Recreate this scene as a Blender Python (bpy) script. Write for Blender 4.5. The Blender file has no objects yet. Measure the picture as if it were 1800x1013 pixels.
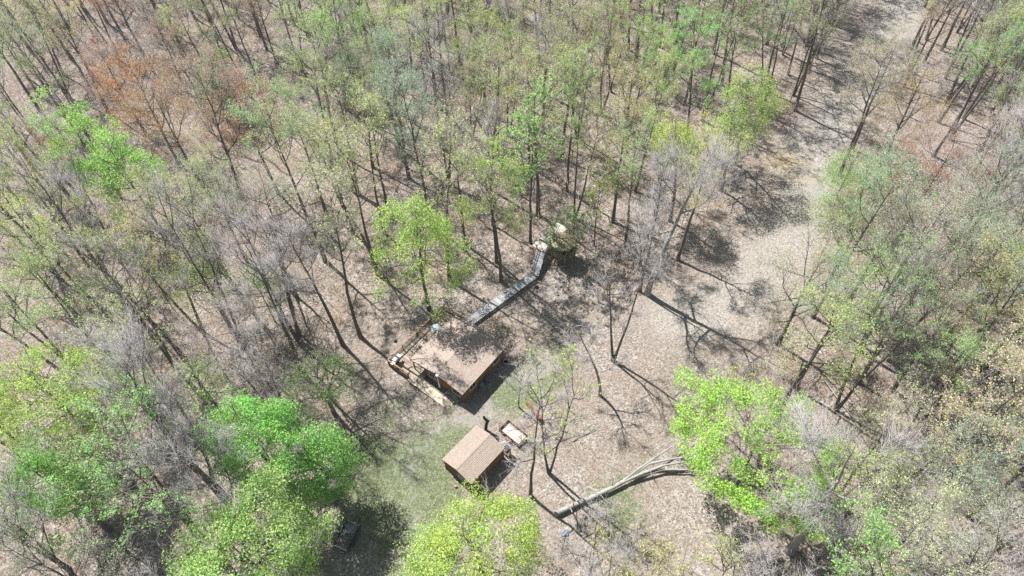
import bpy, math, random
import numpy as np
from mathutils import Matrix, Vector, Quaternion

# ------------------------------------------------------------------ camera, world, sun, exposure
S = bpy.context.scene
C = S.collection
W_, H_ = 1800.0, 1013.0
F = 1150.0
PITCH = math.radians(50)
ROLL = math.radians(3)
ALT = 70.0
fw = Vector((0, math.cos(PITCH), -math.sin(PITCH)))
r0_ = Vector((1, 0, 0)); u0_ = Vector((0, math.sin(PITCH), math.cos(PITCH)))
rt = r0_ * math.cos(ROLL) - u0_ * math.sin(ROLL)
up = u0_ * math.cos(ROLL) + r0_ * math.sin(ROLL)
cam_d = bpy.data.cameras.new('camera')
cam = bpy.data.objects.new('camera', cam_d); C.objects.link(cam)
cam_d.sensor_width = 36.0; cam_d.lens = 36.0 * F / W_
cam_d.clip_end = 8000; cam_d.clip_start = 0.5
cam.matrix_world = Matrix(((rt.x, up.x, -fw.x, 0), (rt.y, up.y, -fw.y, 0), (rt.z, up.z, -fw.z, ALT), (0, 0, 0, 1)))
S.camera = cam

SUN_EL = math.radians(57); SUN_AZ_TO = math.radians(-47)      # direction the shadows fall
world = bpy.data.worlds.new('World'); S.world = world; world.use_nodes = True
wn = world.node_tree.nodes; wl = world.node_tree.links
sky = wn.new('ShaderNodeTexSky'); sky.sky_type = 'NISHITA'; sky.sun_disc = False
sky.sun_elevation = SUN_EL
sd = Vector((-math.cos(SUN_AZ_TO), -math.sin(SUN_AZ_TO)))      # towards the sun, horizontally
sky.sun_rotation = math.atan2(sd.x, sd.y)
bg = wn['Background']; bg.inputs[1].default_value = 0.055
wl.new(sky.outputs[0], bg.inputs[0])
sun_d = bpy.data.lights.new('sun', 'SUN'); sun_d.energy = 5.0; sun_d.angle = math.radians(0.5)
sun_d.color = (1.0, 0.985, 0.965)
sun = bpy.data.objects.new('sun', sun_d); C.objects.link(sun)
ldir = Vector((math.cos(SUN_AZ_TO) * math.cos(SUN_EL), math.sin(SUN_AZ_TO) * math.cos(SUN_EL), -math.sin(SUN_EL)))
sun.rotation_euler = ldir.to_track_quat('-Z', 'Y').to_euler(); sun.location = (0, 0, 120)
S.view_settings.view_transform = 'Standard'; S.view_settings.look = 'None'
S.view_settings.gamma = 1; S.view_settings.use_curve_mapping = False
S.view_settings.exposure = 0.98
S.render.engine = 'CYCLES'
S.cycles.use_denoising = False
S.cycles.max_bounces = 5; S.cycles.diffuse_bounces = 3; S.cycles.transmission_bounces = 3; S.cycles.glossy_bounces = 2
S.cycles.sample_clamp_indirect = 4
S.render.use_persistent_data = False

# ------------------------------------------------------------------ measuring helpers
def at(px, py, h=0.0):
    """the point of the place at height h that the survey pixel (1800x1013) looks at"""
    d = fw + rt * ((px - 900) / F) + up * ((506.5 - py) / F)
    t = (h - ALT) / d.z
    return Vector((d.x * t, d.y * t, h))
def proj(p):
    d = Vector(p) - Vector((0, 0, ALT)); z = d.dot(fw)
    if z < 1: return (-9999, -9999)
    return (900 + F * d.dot(rt) / z, 506.5 - F * d.dot(up) / z)

rng = np.random.default_rng(7)
random.seed(11)

# ------------------------------------------------------------------ materials
def new_mat(name):
    m = bpy.data.materials.new(name); m.use_nodes = True
    nt = m.node_tree; b = nt.nodes['Principled BSDF']
    return m, nt, b
def noise(nt, scale, detail=4, rough=.6, src='Object', dim='3D'):
    tc = nt.nodes.new('ShaderNodeTexCoord'); n = nt.nodes.new('ShaderNodeTexNoise')
    n.inputs['Scale'].default_value = scale; n.inputs['Detail'].default_value = detail; n.inputs['Roughness'].default_value = rough
    nt.links.new(tc.outputs[src], n.inputs['Vector']); return n
def ramp(nt, src, stops):
    r = nt.nodes.new('ShaderNodeValToRGB'); e = r.color_ramp.elements
    while len(e) < len(stops): e.new(.5)
    for i, (p, c) in enumerate(stops):
        e[i].position = p; e[i].color = (*c, 1) if len(c) == 3 else c
    nt.links.new(src, r.inputs[0]); return r
def simple(name, c1, c2=None, scale=6, rough=.8, metal=0, bump=0.0, stretch=None, spec=.3):
    m, nt, b = new_mat(name)
    b.inputs['Roughness'].default_value = rough; b.inputs['Metallic'].default_value = metal
    b.inputs['Specular IOR Level'].default_value = spec
    c2 = c2 or tuple(x * .6 for x in c1)
    n = noise(nt, scale)
    if stretch:
        mp = nt.nodes.new('ShaderNodeMapping'); mp.inputs['Scale'].default_value = stretch
        nt.links.new(n.inputs['Vector'].links[0].from_socket, mp.inputs[0]); nt.links.new(mp.outputs[0], n.inputs['Vector'])
    r = ramp(nt, n.outputs[0], [(.3, c2), (.7, c1)])
    nt.links.new(r.outputs[0], b.inputs['Base Color'])
    if bump:
        bp = nt.nodes.new('ShaderNodeBump'); bp.inputs['Strength'].default_value = bump; bp.inputs['Distance'].default_value = .02
        nt.links.new(n.outputs[0], bp.inputs['Height']); nt.links.new(bp.outputs[0], b.inputs['Normal'])
    return m
def leaf_mat(name, color=None):
    m, nt, b = new_mat(name)
    out = nt.nodes['Material Output']; nt.nodes.remove(b)
    n = noise(nt, .55, 2, .6)
    geo = nt.nodes.new('ShaderNodeNewGeometry')
    hsv = nt.nodes.new('ShaderNodeHueSaturation')
    if color is None:
        oi = nt.nodes.new('ShaderNodeObjectInfo'); nt.links.new(oi.outputs['Color'], hsv.inputs['Color'])
    else: hsv.inputs['Color'].default_value = (*color, 1)
    mr = nt.nodes.new('ShaderNodeMapRange'); mr.inputs[3].default_value = .62; mr.inputs[4].default_value = 1.42
    nt.links.new(geo.outputs['Random Per Island'], mr.inputs[0]); nt.links.new(mr.outputs[0], hsv.inputs['Value'])
    mh = nt.nodes.new('ShaderNodeMapRange'); mh.inputs[1].default_value = .3; mh.inputs[2].default_value = .7
    mh.inputs[3].default_value = .482; mh.inputs[4].default_value = .515
    nt.links.new(n.outputs[0], mh.inputs[0]); nt.links.new(mh.outputs[0], hsv.inputs['Hue'])
    d = nt.nodes.new('ShaderNodeBsdfDiffuse'); t = nt.nodes.new('ShaderNodeBsdfTranslucent'); mx = nt.nodes.new('ShaderNodeMixShader')
    mx.inputs[0].default_value = .5
    nt.links.new(hsv.outputs[0], d.inputs[0]); nt.links.new(hsv.outputs[0], t.inputs[0])
    nt.links.new(d.outputs[0], mx.inputs[1]); nt.links.new(t.outputs[0], mx.inputs[2]); nt.links.new(mx.outputs[0], out.inputs[0])
    return m
def bark_mat(name, light, dark, lichen):
    m, nt, b = new_mat(name); b.inputs['Roughness'].default_value = .95; b.inputs['Specular IOR Level'].default_value = .15
    n = noise(nt, 1.1, 5, .7); r = ramp(nt, n.outputs[0], [(.32, dark), (.55, light), (.75, lichen)])
    n2 = noise(nt, 14, 3, .7); mx = nt.nodes.new('ShaderNodeMix'); mx.data_type = 'RGBA'; mx.blend_type = 'MULTIPLY'
    mx.inputs[0].default_value = .55
    nt.links.new(r.outputs[0], mx.inputs[6]); nt.links.new(n2.outputs[0], mx.inputs[7]); nt.links.new(mx.outputs[2], b.inputs['Base Color'])
    bp = nt.nodes.new('ShaderNodeBump'); bp.inputs['Distance'].default_value = .04; bp.inputs['Strength'].default_value = .6
    nt.links.new(n2.outputs[0], bp.inputs['Height']); nt.links.new(bp.outputs[0], b.inputs['Normal'])
    return m
BARK = bark_mat('bark', (.20, .175, .15), (.12, .10, .085), (.24, .25, .19))
BARKP = bark_mat('pale bark', (.46, .44, .40), (.28, .26, .23), (.52, .52, .46))
TWIG = simple('twig bark', (.50, .44, .41), (.32, .27, .25), .8, .9)
TWIGP = simple('pale twig bark', (.44, .41, .395), (.30, .275, .265), .8, .9)
LEAF = leaf_mat('spring leaves')

# ------------------------------------------------------------------ mesh builders
def np_mesh(name, V, Fq, mats, midx=None):
    """V (n,3); Fq list of int arrays (m,k)"""
    me = bpy.data.meshes.new(name)
    V = np.asarray(V, np.float32)
    me.vertices.add(len(V)); me.vertices.foreach_set('co', V.ravel())
    loops = np.concatenate([f.ravel() for f in Fq if len(f)]).astype(np.int32)
    sizes = np.concatenate([np.full(len(f), f.shape[1], np.int32) for f in Fq if len(f)])
    starts = np.concatenate([[0], np.cumsum(sizes)[:-1]]).astype(np.int32)
    me.loops.add(len(loops)); me.loops.foreach_set('vertex_index', loops)
    me.polygons.add(len(sizes)); me.polygons.foreach_set('loop_start', starts); me.polygons.foreach_set('loop_total', sizes)
    for m in mats: me.materials.append(m)
    if midx is not None: me.polygons.foreach_set('material_index', np.asarray(midx, np.int32))
    me.update(calc_edges=True)
    return me
def link(name, me, parent=None, loc=None):
    o = bpy.data.objects.new(name, me); C.objects.link(o)
    if parent: o.parent = parent
    if loc is not None: o.location = loc
    return o
def tag(o, label=None, cat=None, group=None, kind=None):
    if label: o['label'] = label
    if cat: o['category'] = cat
    if group: o['group'] = group
    if kind: o['kind'] = kind
    return o
def thing(name, label, cat, loc=(0, 0, 0), rz=0, group=None):
    o = bpy.data.objects.new(name, None); C.objects.link(o); o.empty_display_size = .3
    o.location = loc; o.rotation_euler = (0, 0, rz)
    return tag(o, label, cat, group)

class MB:
    def __init__(s): s.v = []; s.f = []
    def add(s, vs, fs):
        o = len(s.v); s.v += [tuple(v) for v in vs]; s.f += [tuple(i + o for i in f) for f in fs]; return s
    def box(s, c, d, rz=0, M=None):
        x, y, z = d[0] / 2, d[1] / 2, d[2] / 2; cs, sn = math.cos(rz), math.sin(rz); vs = []
        for k in (-z, z):
            for a, b in ((-x, -y), (x, -y), (x, y), (-x, y)):
                p = Vector((a, b, k))
                if M: p = M @ p
                vs.append((c[0] + p.x * cs - p.y * sn, c[1] + p.x * sn + p.y * cs, c[2] + p.z))
        return s.add(vs, [(0, 3, 2, 1), (4, 5, 6, 7), (0, 1, 5, 4), (1, 2, 6, 5), (2, 3, 7, 6), (3, 0, 4, 7)])
    def bar(s, a, b, w, h=None, upv=(0, 0, 1)):
        """square bar from a to b"""
        a = Vector(a); b = Vector(b); h = h or w; d = (b - a).normalized(); u = Vector(upv)
        if abs(d.dot(u)) > .95: u = Vector((1, 0, 0))
        sd_ = d.cross(u).normalized(); u = sd_.cross(d).normalized(); vs = []
        for p in (a, b):
            for i, j in ((-1, -1), (1, -1), (1, 1), (-1, 1)): vs.append(p + sd_ * (i * w / 2) + u * (j * h / 2))
        return s.add(vs, [(0, 3, 2, 1), (4, 5, 6, 7), (0, 1, 5, 4), (1, 2, 6, 5), (2, 3, 7, 6), (3, 0, 4, 7)])
    def tube(s, pts, rs, n=8, cap=True):
        pts = [Vector(p) for p in pts]
        if not hasattr(rs, '__len__'): rs = [rs] * len(pts)
        ref = Vector((.31, .17, .93)); rings = []; vs = []
        for i, p in enumerate(pts):
            d = (pts[min(i + 1, len(pts) - 1)] - pts[max(i - 1, 0)]).normalized()
            if abs(d.dot(ref)) > .97: ref = Vector((1, .2, 0))
            a = d.cross(ref).normalized(); b = d.cross(a)
            for k in range(n):
                t = 2 * math.pi * k / n; vs.append(p + (a * math.cos(t) + b * math.sin(t)) * rs[i])
        fs = []
        for i in range(len(pts) - 1):
            for k in range(n): fs.append((i * n + k, i * n + (k + 1) % n, (i + 1) * n + (k + 1) % n, (i + 1) * n + k))
        if cap: fs.append(tuple(range(n))); fs.append(tuple((len(pts) - 1) * n + k for k in reversed(range(n))))
        return s.add(vs, fs)
    def prism(s, poly, z0, z1):
        n = len(poly); vs = [(p[0], p[1], z0) for p in poly] + [(p[0], p[1], z1) for p in poly]
        fs = [tuple(reversed(range(n))), tuple(range(n, 2 * n))] + [(i, (i + 1) % n, (i + 1) % n + n, i + n) for i in range(n)]
        return s.add(vs, fs)
    def build(s, name, mat, parent=None, loc=None, smooth=False):
        me = bpy.data.meshes.new(name); me.from_pydata(s.v, [], s.f); me.materials.append(mat); me.update()
        if smooth: me.polygons.foreach_set('use_smooth', [True] * len(me.polygons))
        return link(name, me, parent, loc)

# ------------------------------------------------------------------ ground
def seg_dist(P, pts):
    d = np.full(len(P), 1e9)
    for a, b in zip(pts[:-1], pts[1:]):
        a = np.array(a[:2]); b = np.array(b[:2]); ab = b - a; t = np.clip(((P - a) @ ab) / (ab @ ab + 1e-9), 0, 1)
        d = np.minimum(d, np.linalg.norm(P - (a + t[:, None] * ab), axis=1))
    return d
def inside(P, poly):
    x, y = P[:, 0], P[:, 1]; r = np.zeros(len(P), bool); n = len(poly)
    for i in range(n):
        x1, y1 = poly[i][:2]; x2, y2 = poly[(i + 1) % n][:2]
        c = ((y1 > y) != (y2 > y)) & (x < (x2 - x1) * (y - y1) / (y2 - y1 + 1e-12) + x1)
        r ^= c
    return r
def gpx(*pts): return [tuple(at(*p))[:2] for p in pts]
CLEAR = gpx((590, 585), (650, 500), (790, 492), (930, 470), (1010, 490), (1100, 520), (1210, 450), (1280, 340), (1325, 255), (1400, 205),
            (1450, 80), (1490, -30), (1635, -30), (1595, 90), (1555, 180), (1500, 250), (1465, 330), (1445, 400), (1410, 480), (1360, 550), (1335, 660),
            (1360, 730), (1330, 820), (1340, 1100), (545, 1100), (580, 900), (620, 760), (600, 650))
def soft(P, px, py, rx):
    c = at(px, py); return np.exp(-((P[:, 0] - c.x) ** 2 + (P[:, 1] - c.y) ** 2) / (rx * rx))
DRIVE = gpx((730, 1010), (722, 900), (728, 820), (775, 765), (850, 722), (925, 676), (965, 640))
TRAIL = gpx((1190, 560), (1290, 520), (1360, 460), (1425, 380), (1438, 320), (1440, 250), (1480, 190), (1540, 130), (1570, 60), (1600, -10), (1640, -120))
def ground_masks(P):
    ins = inside(P, CLEAR).astype(float)
    dd = seg_dist(P, DRIVE); dt = seg_dist(P, TRAIL)
    drive = np.exp(-(dd / 1.9) ** 2)
    trail = np.exp(-(dt / 4.2) ** 2)
    grass = np.zeros(len(P))
    for px, py, r, a in ((690, 715, 3, .8), (625, 790, 2.5, 1), (650, 840, 3.4, .9), (800, 775, 2.6, 1.2), (775, 880, 4, 1.15), (770, 810, 2.5, .9), (880, 700, 2, .7), (880, 575, 2.2, .8), (820, 505, 3, .3), (905, 500, 3, .4),
                         (1490, 300, 4.5, 1.1), (1470, 400, 4, .9), (1500, 360, 5, .7), (980, 570, 3.5, .4), (920, 690, 3, .8), (1000, 640, 5, .4), (1130, 800, 5, .4), (1100, 940, 5, .5),
                         (640, 960, 4, .5), (1380, 330, 3, .3), (1080, 870, 4, .4), (1240, 640, 6, .35), (1180, 700, 4, .4), (560, 500, 6, .5), (1200, 640, 6, .2), (1060, 910, 4, .3), (1000, 560, 4, .2), (650, 900, 5, .45), (690, 780, 4, .4), (600, 820, 4, .45), (430, 500, 7, .4), (1010, 430, 4, .5)):
        grass += a * soft(P, px, py, r)
    side = np.exp(-((dd - 2.2) / 1.6) ** 2) * .5
    grass = np.clip(grass + side, 0, 1.2)
    tan = 1.0 * soft(P, 1420, 318, 1.8) + .9 * soft(P, 1375, 282, 2.3) + .7 * soft(P, 1400, 292, 2.2)
    gravel = .9 * soft(P, 1432, 330, 2) + .9 * soft(P, 1410, 300, 1.4) + .35 * soft(P, 975, 505, 2.4) + .6 * soft(P, 710, 820, 3)
    return ins, drive, trail, grass, tan, gravel
def spaced(lo, hi, step, far):
    a = list(np.arange(lo, hi + step * .5, step)); s = step; x = hi
    while x < far: s *= 1.5; x += s; a.append(x)
    s = step; x = lo; pre = []
    while x > -far: s *= 1.5; x -= s; pre.append(x)
    return np.array(pre[::-1] + a)
gx = spaced(-135, 130, 1.15, 3500); gy = spaced(0, 215, 1.15, 3500)
X, Y = np.meshgrid(gx, gy); P2 = np.stack([X.ravel(), Y.ravel()], 1)
def gz(P):
    x, y = P[:, 0], P[:, 1]
    z = .10 * np.sin(x * .23 + 1) * np.cos(y * .19) + .05 * np.sin(x * .71 + y * .53) + .03 * np.sin(x * 1.7 - y * 1.3)
    k = np.clip((np.hypot(x + 5, y - 42) - 9) / 10, 0, 1)          # level round the buildings
    return z * k - .13 * k
Z = gz(P2)
nx, ny = len(gx), len(gy); idx = np.arange(nx * ny).reshape(ny, nx)
quads = np.stack([idx[:-1, :-1].ravel(), idx[:-1, 1:].ravel(), idx[1:, 1:].ravel(), idx[1:, :-1].ravel()], 1)

def ground_material():
    m, nt, b = new_mat('leaf litter'); b.inputs['Roughness'].default_value = .95; b.inputs['Specular IOR Level'].default_value = .1
    L = nt.links.new
    def attr(n_):
        a = nt.nodes.new('ShaderNodeAttribute'); a.attribute_name = n_; s_ = nt.nodes.new('ShaderNodeSeparateColor'); L(a.outputs['Color'], s_.inputs[0]); return s_.outputs
    A = attr('cover'); B = attr('soil')
    def mix(f, a, b_):
        mx = nt.nodes.new('ShaderNodeMix'); mx.data_type = 'RGBA'
        for sck, v in ((mx.inputs[0], f), (mx.inputs[6], a), (mx.inputs[7], b_)):
            if isinstance(v, (int, float)): sck.default_value = v
            elif isinstance(v, tuple): sck.default_value = (*v, 1)
            else: L(v, sck)
        return mx.outputs[2]
    def math_(op, a, b_=0.0, clamp=False):
        n_ = nt.nodes.new('ShaderNodeMath'); n_.operation = op; n_.use_clamp = clamp
        for i, v in enumerate((a, b_)):
            if isinstance(v, (int, float)): n_.inputs[i].default_value = v
            else: L(v, n_.inputs[i])
        return n_.outputs[0]
    nf = noise(nt, 7.5, 3, .75, 'Object'); nm = noise(nt, .9, 4, .65); nl = noise(nt, .13, 3, .5)
    vo = nt.nodes.new('ShaderNodeTexVoronoi'); vo.inputs['Scale'].default_value = 5.5
    tc = nt.nodes.new('ShaderNodeTexCoord'); L(tc.outputs['Object'], vo.inputs['Vector'])
    sv = nt.nodes.new('ShaderNodeSeparateColor'); L(vo.outputs['Color'], sv.inputs[0])
    litter = ramp(nt, sv.outputs[0], [(0, (.13, .095, .075)), (.25, (.25, .195, .165)), (.55, (.37, .31, .27)), (.8, (.46, .40, .355)), (1, (.58, .53, .485))]).outputs[0]
    brown = ramp(nt, sv.outputs[1], [(0, (.14, .09, .062)), (.5, (.30, .22, .17)), (1, (.46, .37, .31))]).outputs[0]
    nw = noise(nt, .42, 5, .7); wm = ramp(nt, math_('MULTIPLY', math_('ADD', nl.outputs[0], nw.outputs[0]), .5), [(.44, (0, 0, 0)), (.6, (.95, .95, .95))]).outputs[0]
    base = mix(wm, litter, brown)
    pale = ramp(nt, sv.outputs[2], [(0, (.33, .30, .27)), (.5, (.47, .44, .40)), (1, (.62, .58, .54))]).outputs[0]
    base = mix(math_('MULTIPLY', A[1], .7, True), base, pale)
    dr = ramp(nt, nf.outputs[0], [(.3, (.30, .28, .25)), (.7, (.48, .465, .43))]).outputs[0]
    base = mix(math_('MULTIPLY', A[2], .72), base, dr)
    base = mix(math_('MULTIPLY', B[0], .9, True), base, ramp(nt, nf.outputs[0], [(.3, (.42, .32, .19)), (.7, (.60, .49, .33))]).outputs[0])
    base = mix(math_('MULTIPLY', B[1], .9, True), base, ramp(nt, nf.outputs[0], [(.3, (.30, .29, .29)), (.7, (.48, .47, .47))]).outputs[0])
    # grass in ragged tufts, by noise against the cover mask
    g = math_('ADD', math_('MULTIPLY', nf.outputs[0], .65), math_('MULTIPLY', nm.outputs[0], 1.15))
    th = math_('SUBTRACT', 1.23, math_('MULTIPLY', A[0], .55))
    gm = math_('MULTIPLY', math_('SUBTRACT', g, th), 4.5, True)
    gc = ramp(nt, sv.outputs[1], [(0, (.085, .13, .045)), (.6, (.16, .21, .09)), (1, (.27, .31, .16))]).outputs[0]
    gm = math_('MULTIPLY', gm, math_('ADD', .5, math_('MULTIPLY', nf.outputs[0], .6)))
    base = mix(gm, base, gc)
    dk = nt.nodes.new('ShaderNodeMix'); dk.data_type = 'RGBA'; dk.blend_type = 'MULTIPLY'; dk.inputs[0].default_value = 1; L(base, dk.inputs[6]); dk.inputs[7].default_value = (.70, .705, .685, 1); base = dk.outputs[2]
    L(base, b.inputs['Base Color'])
    bp = nt.nodes.new('ShaderNodeBump'); bp.inputs['Distance'].default_value = .07; bp.inputs['Strength'].default_value = .8
    L(sv.outputs[0], bp.inputs['Height']); L(bp.outputs[0], b.inputs['Normal'])
    return m
gme = np_mesh('forest_floor', np.stack([P2[:, 0], P2[:, 1], Z], 1), [quads], [ground_material()])
ins, drive, trail, grass, tanm, gravel = ground_masks(P2)
for nm_, (r_, g_, b_) in (('cover', (grass, np.clip(trail + ins * .25, 0, 1), drive)), ('soil', (tanm, gravel, 0 * gravel))):
    a = gme.color_attributes.new(nm_, 'FLOAT_COLOR', 'POINT')
    a.data.foreach_set('color', np.stack([r_, g_, b_, np.ones(len(r_))], 1).astype(np.float32).ravel())
gme.polygons.foreach_set('use_smooth', [True] * len(gme.polygons))
tag(link('ground', gme), kind='structure')

# ------------------------------------------------------------------ trees
UP = np.array([0, 0, 1.0])
def nrm(a): return a / (np.linalg.norm(a, axis=-1, keepdims=True) + 1e-9)
class Wood:
    def __init__(s): s.V = []; s.Q = []; s.T = []; s.n = 0
    def tube(s, pts, rs, n):
        pts = np.asarray(pts, float); m = len(pts); d = nrm(np.gradient(pts, axis=0))
        ref = np.array([.3, .2, .93]) if abs(d[0] @ [.3, .2, .93]) < .9 else np.array([1., .1, 0])
        a = nrm(np.cross(d, ref)); b = np.cross(d, a); t = np.arange(n) * 2 * np.pi / n
        R = pts[:, None] + (a[:, None] * np.cos(t)[None, :, None] + b[:, None] * np.sin(t)[None, :, None]) * np.asarray(rs)[:, None, None]
        s.V.append(R.reshape(-1, 3)); i = np.arange(m - 1)[:, None] * n; k = np.arange(n)[None]; k2 = (k + 1) % n
        s.Q.append(np.stack([i + k, i + k2, i + n + k2, i + n + k], -1).reshape(-1, 4) + s.n); s.n += m * n
    def spikes(s, p, d, l, r):
        """three-sided tapering twigs, base p, direction d"""
        N = len(p); d = nrm(d); a = nrm(np.cross(d, rng.normal(size=(N, 3)))); b = np.cross(d, a); q = np.empty((N, 4, 3))
        for k in range(3):
            t = 2 * np.pi * k / 3; q[:, k] = p + (a * math.cos(t) + b * math.sin(t)) * r[:, None]
        q[:, 3] = p + d * l[:, None]
        s.V.append(q.reshape(-1, 3)); o = np.arange(N)[:, None] * 4 + s.n
        s.T.append(np.concatenate([o + [0, 1, 3], o + [1, 2, 3], o + [2, 0, 3]])); s.n += N * 4
    def mesh(s, name, mat):
        fs = []
        if s.Q: fs.append(np.concatenate(s.Q))
        if s.T: fs.append(np.concatenate(s.T))
        me = np_mesh(name, np.concatenate(s.V), fs, [mat]); me.polygons.foreach_set('use_smooth', [True] * len(me.polygons)); return me
def leaf_quads(p, size, flat=.5, out=None):
    N = len(p); nrmv = nrm(rng.normal(size=(N, 3)) + (UP * flat if out is None else out * 1.1 + UP * .3)); a = nrm(np.cross(nrmv, rng.normal(size=(N, 3)))); b = np.cross(nrmv, a)
    L = size * rng.uniform(.6, 1.35, N)[:, None]; Wd = L * rng.uniform(.55, .9, N)[:, None]
    V = np.stack([p - a * L / 2, p + b * Wd / 2 + nrmv * L * .12, p + a * L / 2, p - b * Wd / 2 + nrmv * L * .12], 1)
    return V.reshape(-1, 3), np.arange(N * 4).reshape(N, 4)

def grow(seed, h=21., cr=3.6, fork=.42, r=.2, nl=11, steep=.9, twigs=2600, leaves=2000, lsize=.16, bark=BARK, twig=TWIG, spread=1.0,
         curve=(0, 0), multi=1, prof='oval', clump=.0, side=3, droop=0, leafmat=None, limbs=None, tw=.0085, low=False, jit=.35, puff=None):
    """returns trunk, twigs and leaves meshes of one tree; z=0 at its foot"""
    g = np.random.default_rng(seed)
    T = Wood(); B = Wood(); tips = []; tipd = []
    stems = []
    for s_ in range(multi):
        az0 = g.uniform(0, 6.28) if multi == 1 else s_ * 6.28 / multi + g.uniform(-.4, .4)
        off = (g.uniform(0, .6) if multi == 1 else g.uniform(.10, .2) * h) * .5
        t = np.linspace(0, 1, 9); hh = h * (1 if s_ == 0 else g.uniform(.82, .98))
        z = t * hh * .96
        wob = np.cumsum(g.normal(0, .012 * hh * .35, (9, 2)), 0) * np.minimum(t * 3, 1)[:, None]
        x = wob[:, 0] + curve[0] * t ** 1.6 + math.cos(az0) * off * t ** .8
        y = wob[:, 1] + curve[1] * t ** 1.6 + math.sin(az0) * off * t ** .8
        pts = np.stack([x, y, z], 1); pts[0, 2] = -.5
        rr = r * (1 if multi == 1 else .75) * (1 - .93 * t ** 1.15); rr[0] *= 1.4
        T.tube(pts, rr, 7); stems.append((pts, rr))
    nL = 0
    for pts, rr in stems:
        for i in range(nl):
            t = fork + (1 - fork) * (max(i + g.uniform(-.3, .6), 0) / nl) ** .9; t = min(max(t, .12), .97)
            f = t * 8; k = min(int(f), 7); p0 = pts[k] + (pts[k + 1] - pts[k]) * (f - k); rb = max((rr[k] * (1 - f + k) + rr[k + 1] * (f - k)) * .7, .055)
            az = i * 2.4 + g.uniform(-.5, .5) + (seed % 7)
            u = (t - fork) / (1 - fork)
            pr = {'oval': .55 + .45 * math.sin(math.pi * min(u * .85 + .18, 1)), 'vase': .95 - .35 * u, 'round': math.sqrt(max(1 - (2 * u * .8 - .55) ** 2, .12)),
                  'cone': 1.05 - .85 * u}[prof]
            reach = cr * pr * g.uniform(.72, 1.12)
            el = steep * g.uniform(.75, 1.2) + .25 * u
            el = min(el, 1.35)
            Ln = reach / max(math.cos(el), .42)
            Ln = min(Ln, (h * 1.02 - p0[2]) / max(math.sin(el), .3) + 1.2)
            d = np.array([math.cos(az) * math.cos(el), math.sin(az) * math.cos(el), math.sin(el)])
            m = 5; q = [p0]; dd = d.copy(); dd[2] *= .65; dd = nrm(dd)
            for j in range(m):
                dd = nrm(dd + g.normal(0, .16, 3) + np.array([0, 0, .10 - .1 * droop])); q.append(q[-1] + dd * Ln / m)
            q = np.array(q); rq = rb * (1 - .85 * np.linspace(0, 1, m + 1)); T.tube(q, rq, 5)
            nb = max(3, int(5 * spread))
            for j in range(nb + 1):
                tt = .28 + .72 * (j + g.uniform(0, .8)) / (nb + 1); f = tt * m; k = min(int(f), m - 1); b0 = q[k] + (q[k + 1] - q[k]) * (f - k)
                bd = nrm(nrm(q[k + 1] - q[k]) * .9 + nrm(g.normal(0, 1, 3)) * .85 + UP * .25)
                bl = Ln * .42 * g.uniform(.6, 1.2) * (1.1 - .4 * tt); c = [b0]
                for _ in range(3): bd = nrm(bd + g.normal(0, .2, 3) + UP * (.12 - .12 * droop)); c.append(c[-1] + bd * bl / 3)
                c = np.array(c); T.tube(c, np.maximum(rq[k] * .55, .022) * np.array([1, .8, .55, .25]), 3)
                tips.append(c); nL += 1
    # fine branchlets and twigs along every branch
    Cc = np.array(tips)                                            # (nb,4,3)
    n3 = max(int(twigs * .22), 60)
    w = g.integers(0, len(Cc), n3); u = g.uniform(.15, 1, n3) * 2.999; k = u.astype(int); fr = (u - k)[:, None]
    p3 = Cc[w, k] * (1 - fr) + Cc[w, k + 1] * fr; bd = nrm(Cc[w, k + 1] - Cc[w, k])
    d3 = nrm(bd * .8 + nrm(g.normal(size=(n3, 3))) * .9 + UP * .35)
    sc = h / 21
    l3 = g.uniform(.7, 1.7, n3) * (.6 + .4 * sc) * cr / 3.6
    B.spikes(p3, d3, l3, np.full(n3, tw * 1.35))
    n4 = twigs - n3
    w = g.integers(0, n3, n4); t4 = g.uniform(.15, 1, n4)
    p4 = p3[w] + d3[w] * (l3[w] * t4)[:, None]; d4 = nrm(d3[w] * .7 + nrm(g.normal(size=(n4, 3))) * .9 + UP * .25)
    l4 = g.uniform(.3, .85, n4) * (.5 + .5 * sc)
    B.spikes(p4, d4, l4, np.full(n4, tw))
    out = [T.mesh('trunk', bark), B.mesh('twigs', twig), None]
    if leaves and puff:
        nc, pr_ = puff; zc = h * (fork * .75 + 1) / 2; rzz = (h - zc) * 1.02
        d = g.normal(size=(nc * 3, 3)); d = nrm(d); d = d[d[:, 2] > -.55][:nc]
        ph = g.uniform(0, 6.28, 6); az_ = np.arctan2(d[:, 1], d[:, 0])
        wv = 1 + .16 * np.sin(az_ * 2 + ph[0]) + .12 * np.sin(az_ * 5 + ph[1] + d[:, 2] * 4) + .10 * np.sin(d[:, 2] * 7 + ph[2] + az_)
        rad = wv * g.uniform(.45, 1, len(d)) ** .45
        if prof == 'cone': rad = rad * 1.0; taper = 1.15 - .75 * (d[:, 2] + .55) / 1.55
        else: taper = 1.0
        cc_ = d * rad[:, None] * np.array([cr, cr, rzz]); cc_[:, :2] *= np.reshape(taper, (-1, 1)) if prof == 'cone' else 1
        tz = np.clip((zc + cc_[:, 2]) / h, 0, 1) ** 1.6
        cc_ = cc_ + np.stack([curve[0] * tz, curve[1] * tz, np.full(len(d), zc)], 1)
        sz_ = pr_ * g.uniform(.55, 1.35, len(d))
        w = g.choice(len(d), leaves, p=sz_ ** 2.2 / (sz_ ** 2.2).sum())
        q = nrm(g.normal(size=(leaves, 3))) * g.uniform(.25, 1, leaves)[:, None] ** .5; q[:, 2] *= .6; q[:, 2] += .1
        p5 = cc_[w] + q * sz_[w][:, None]
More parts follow.
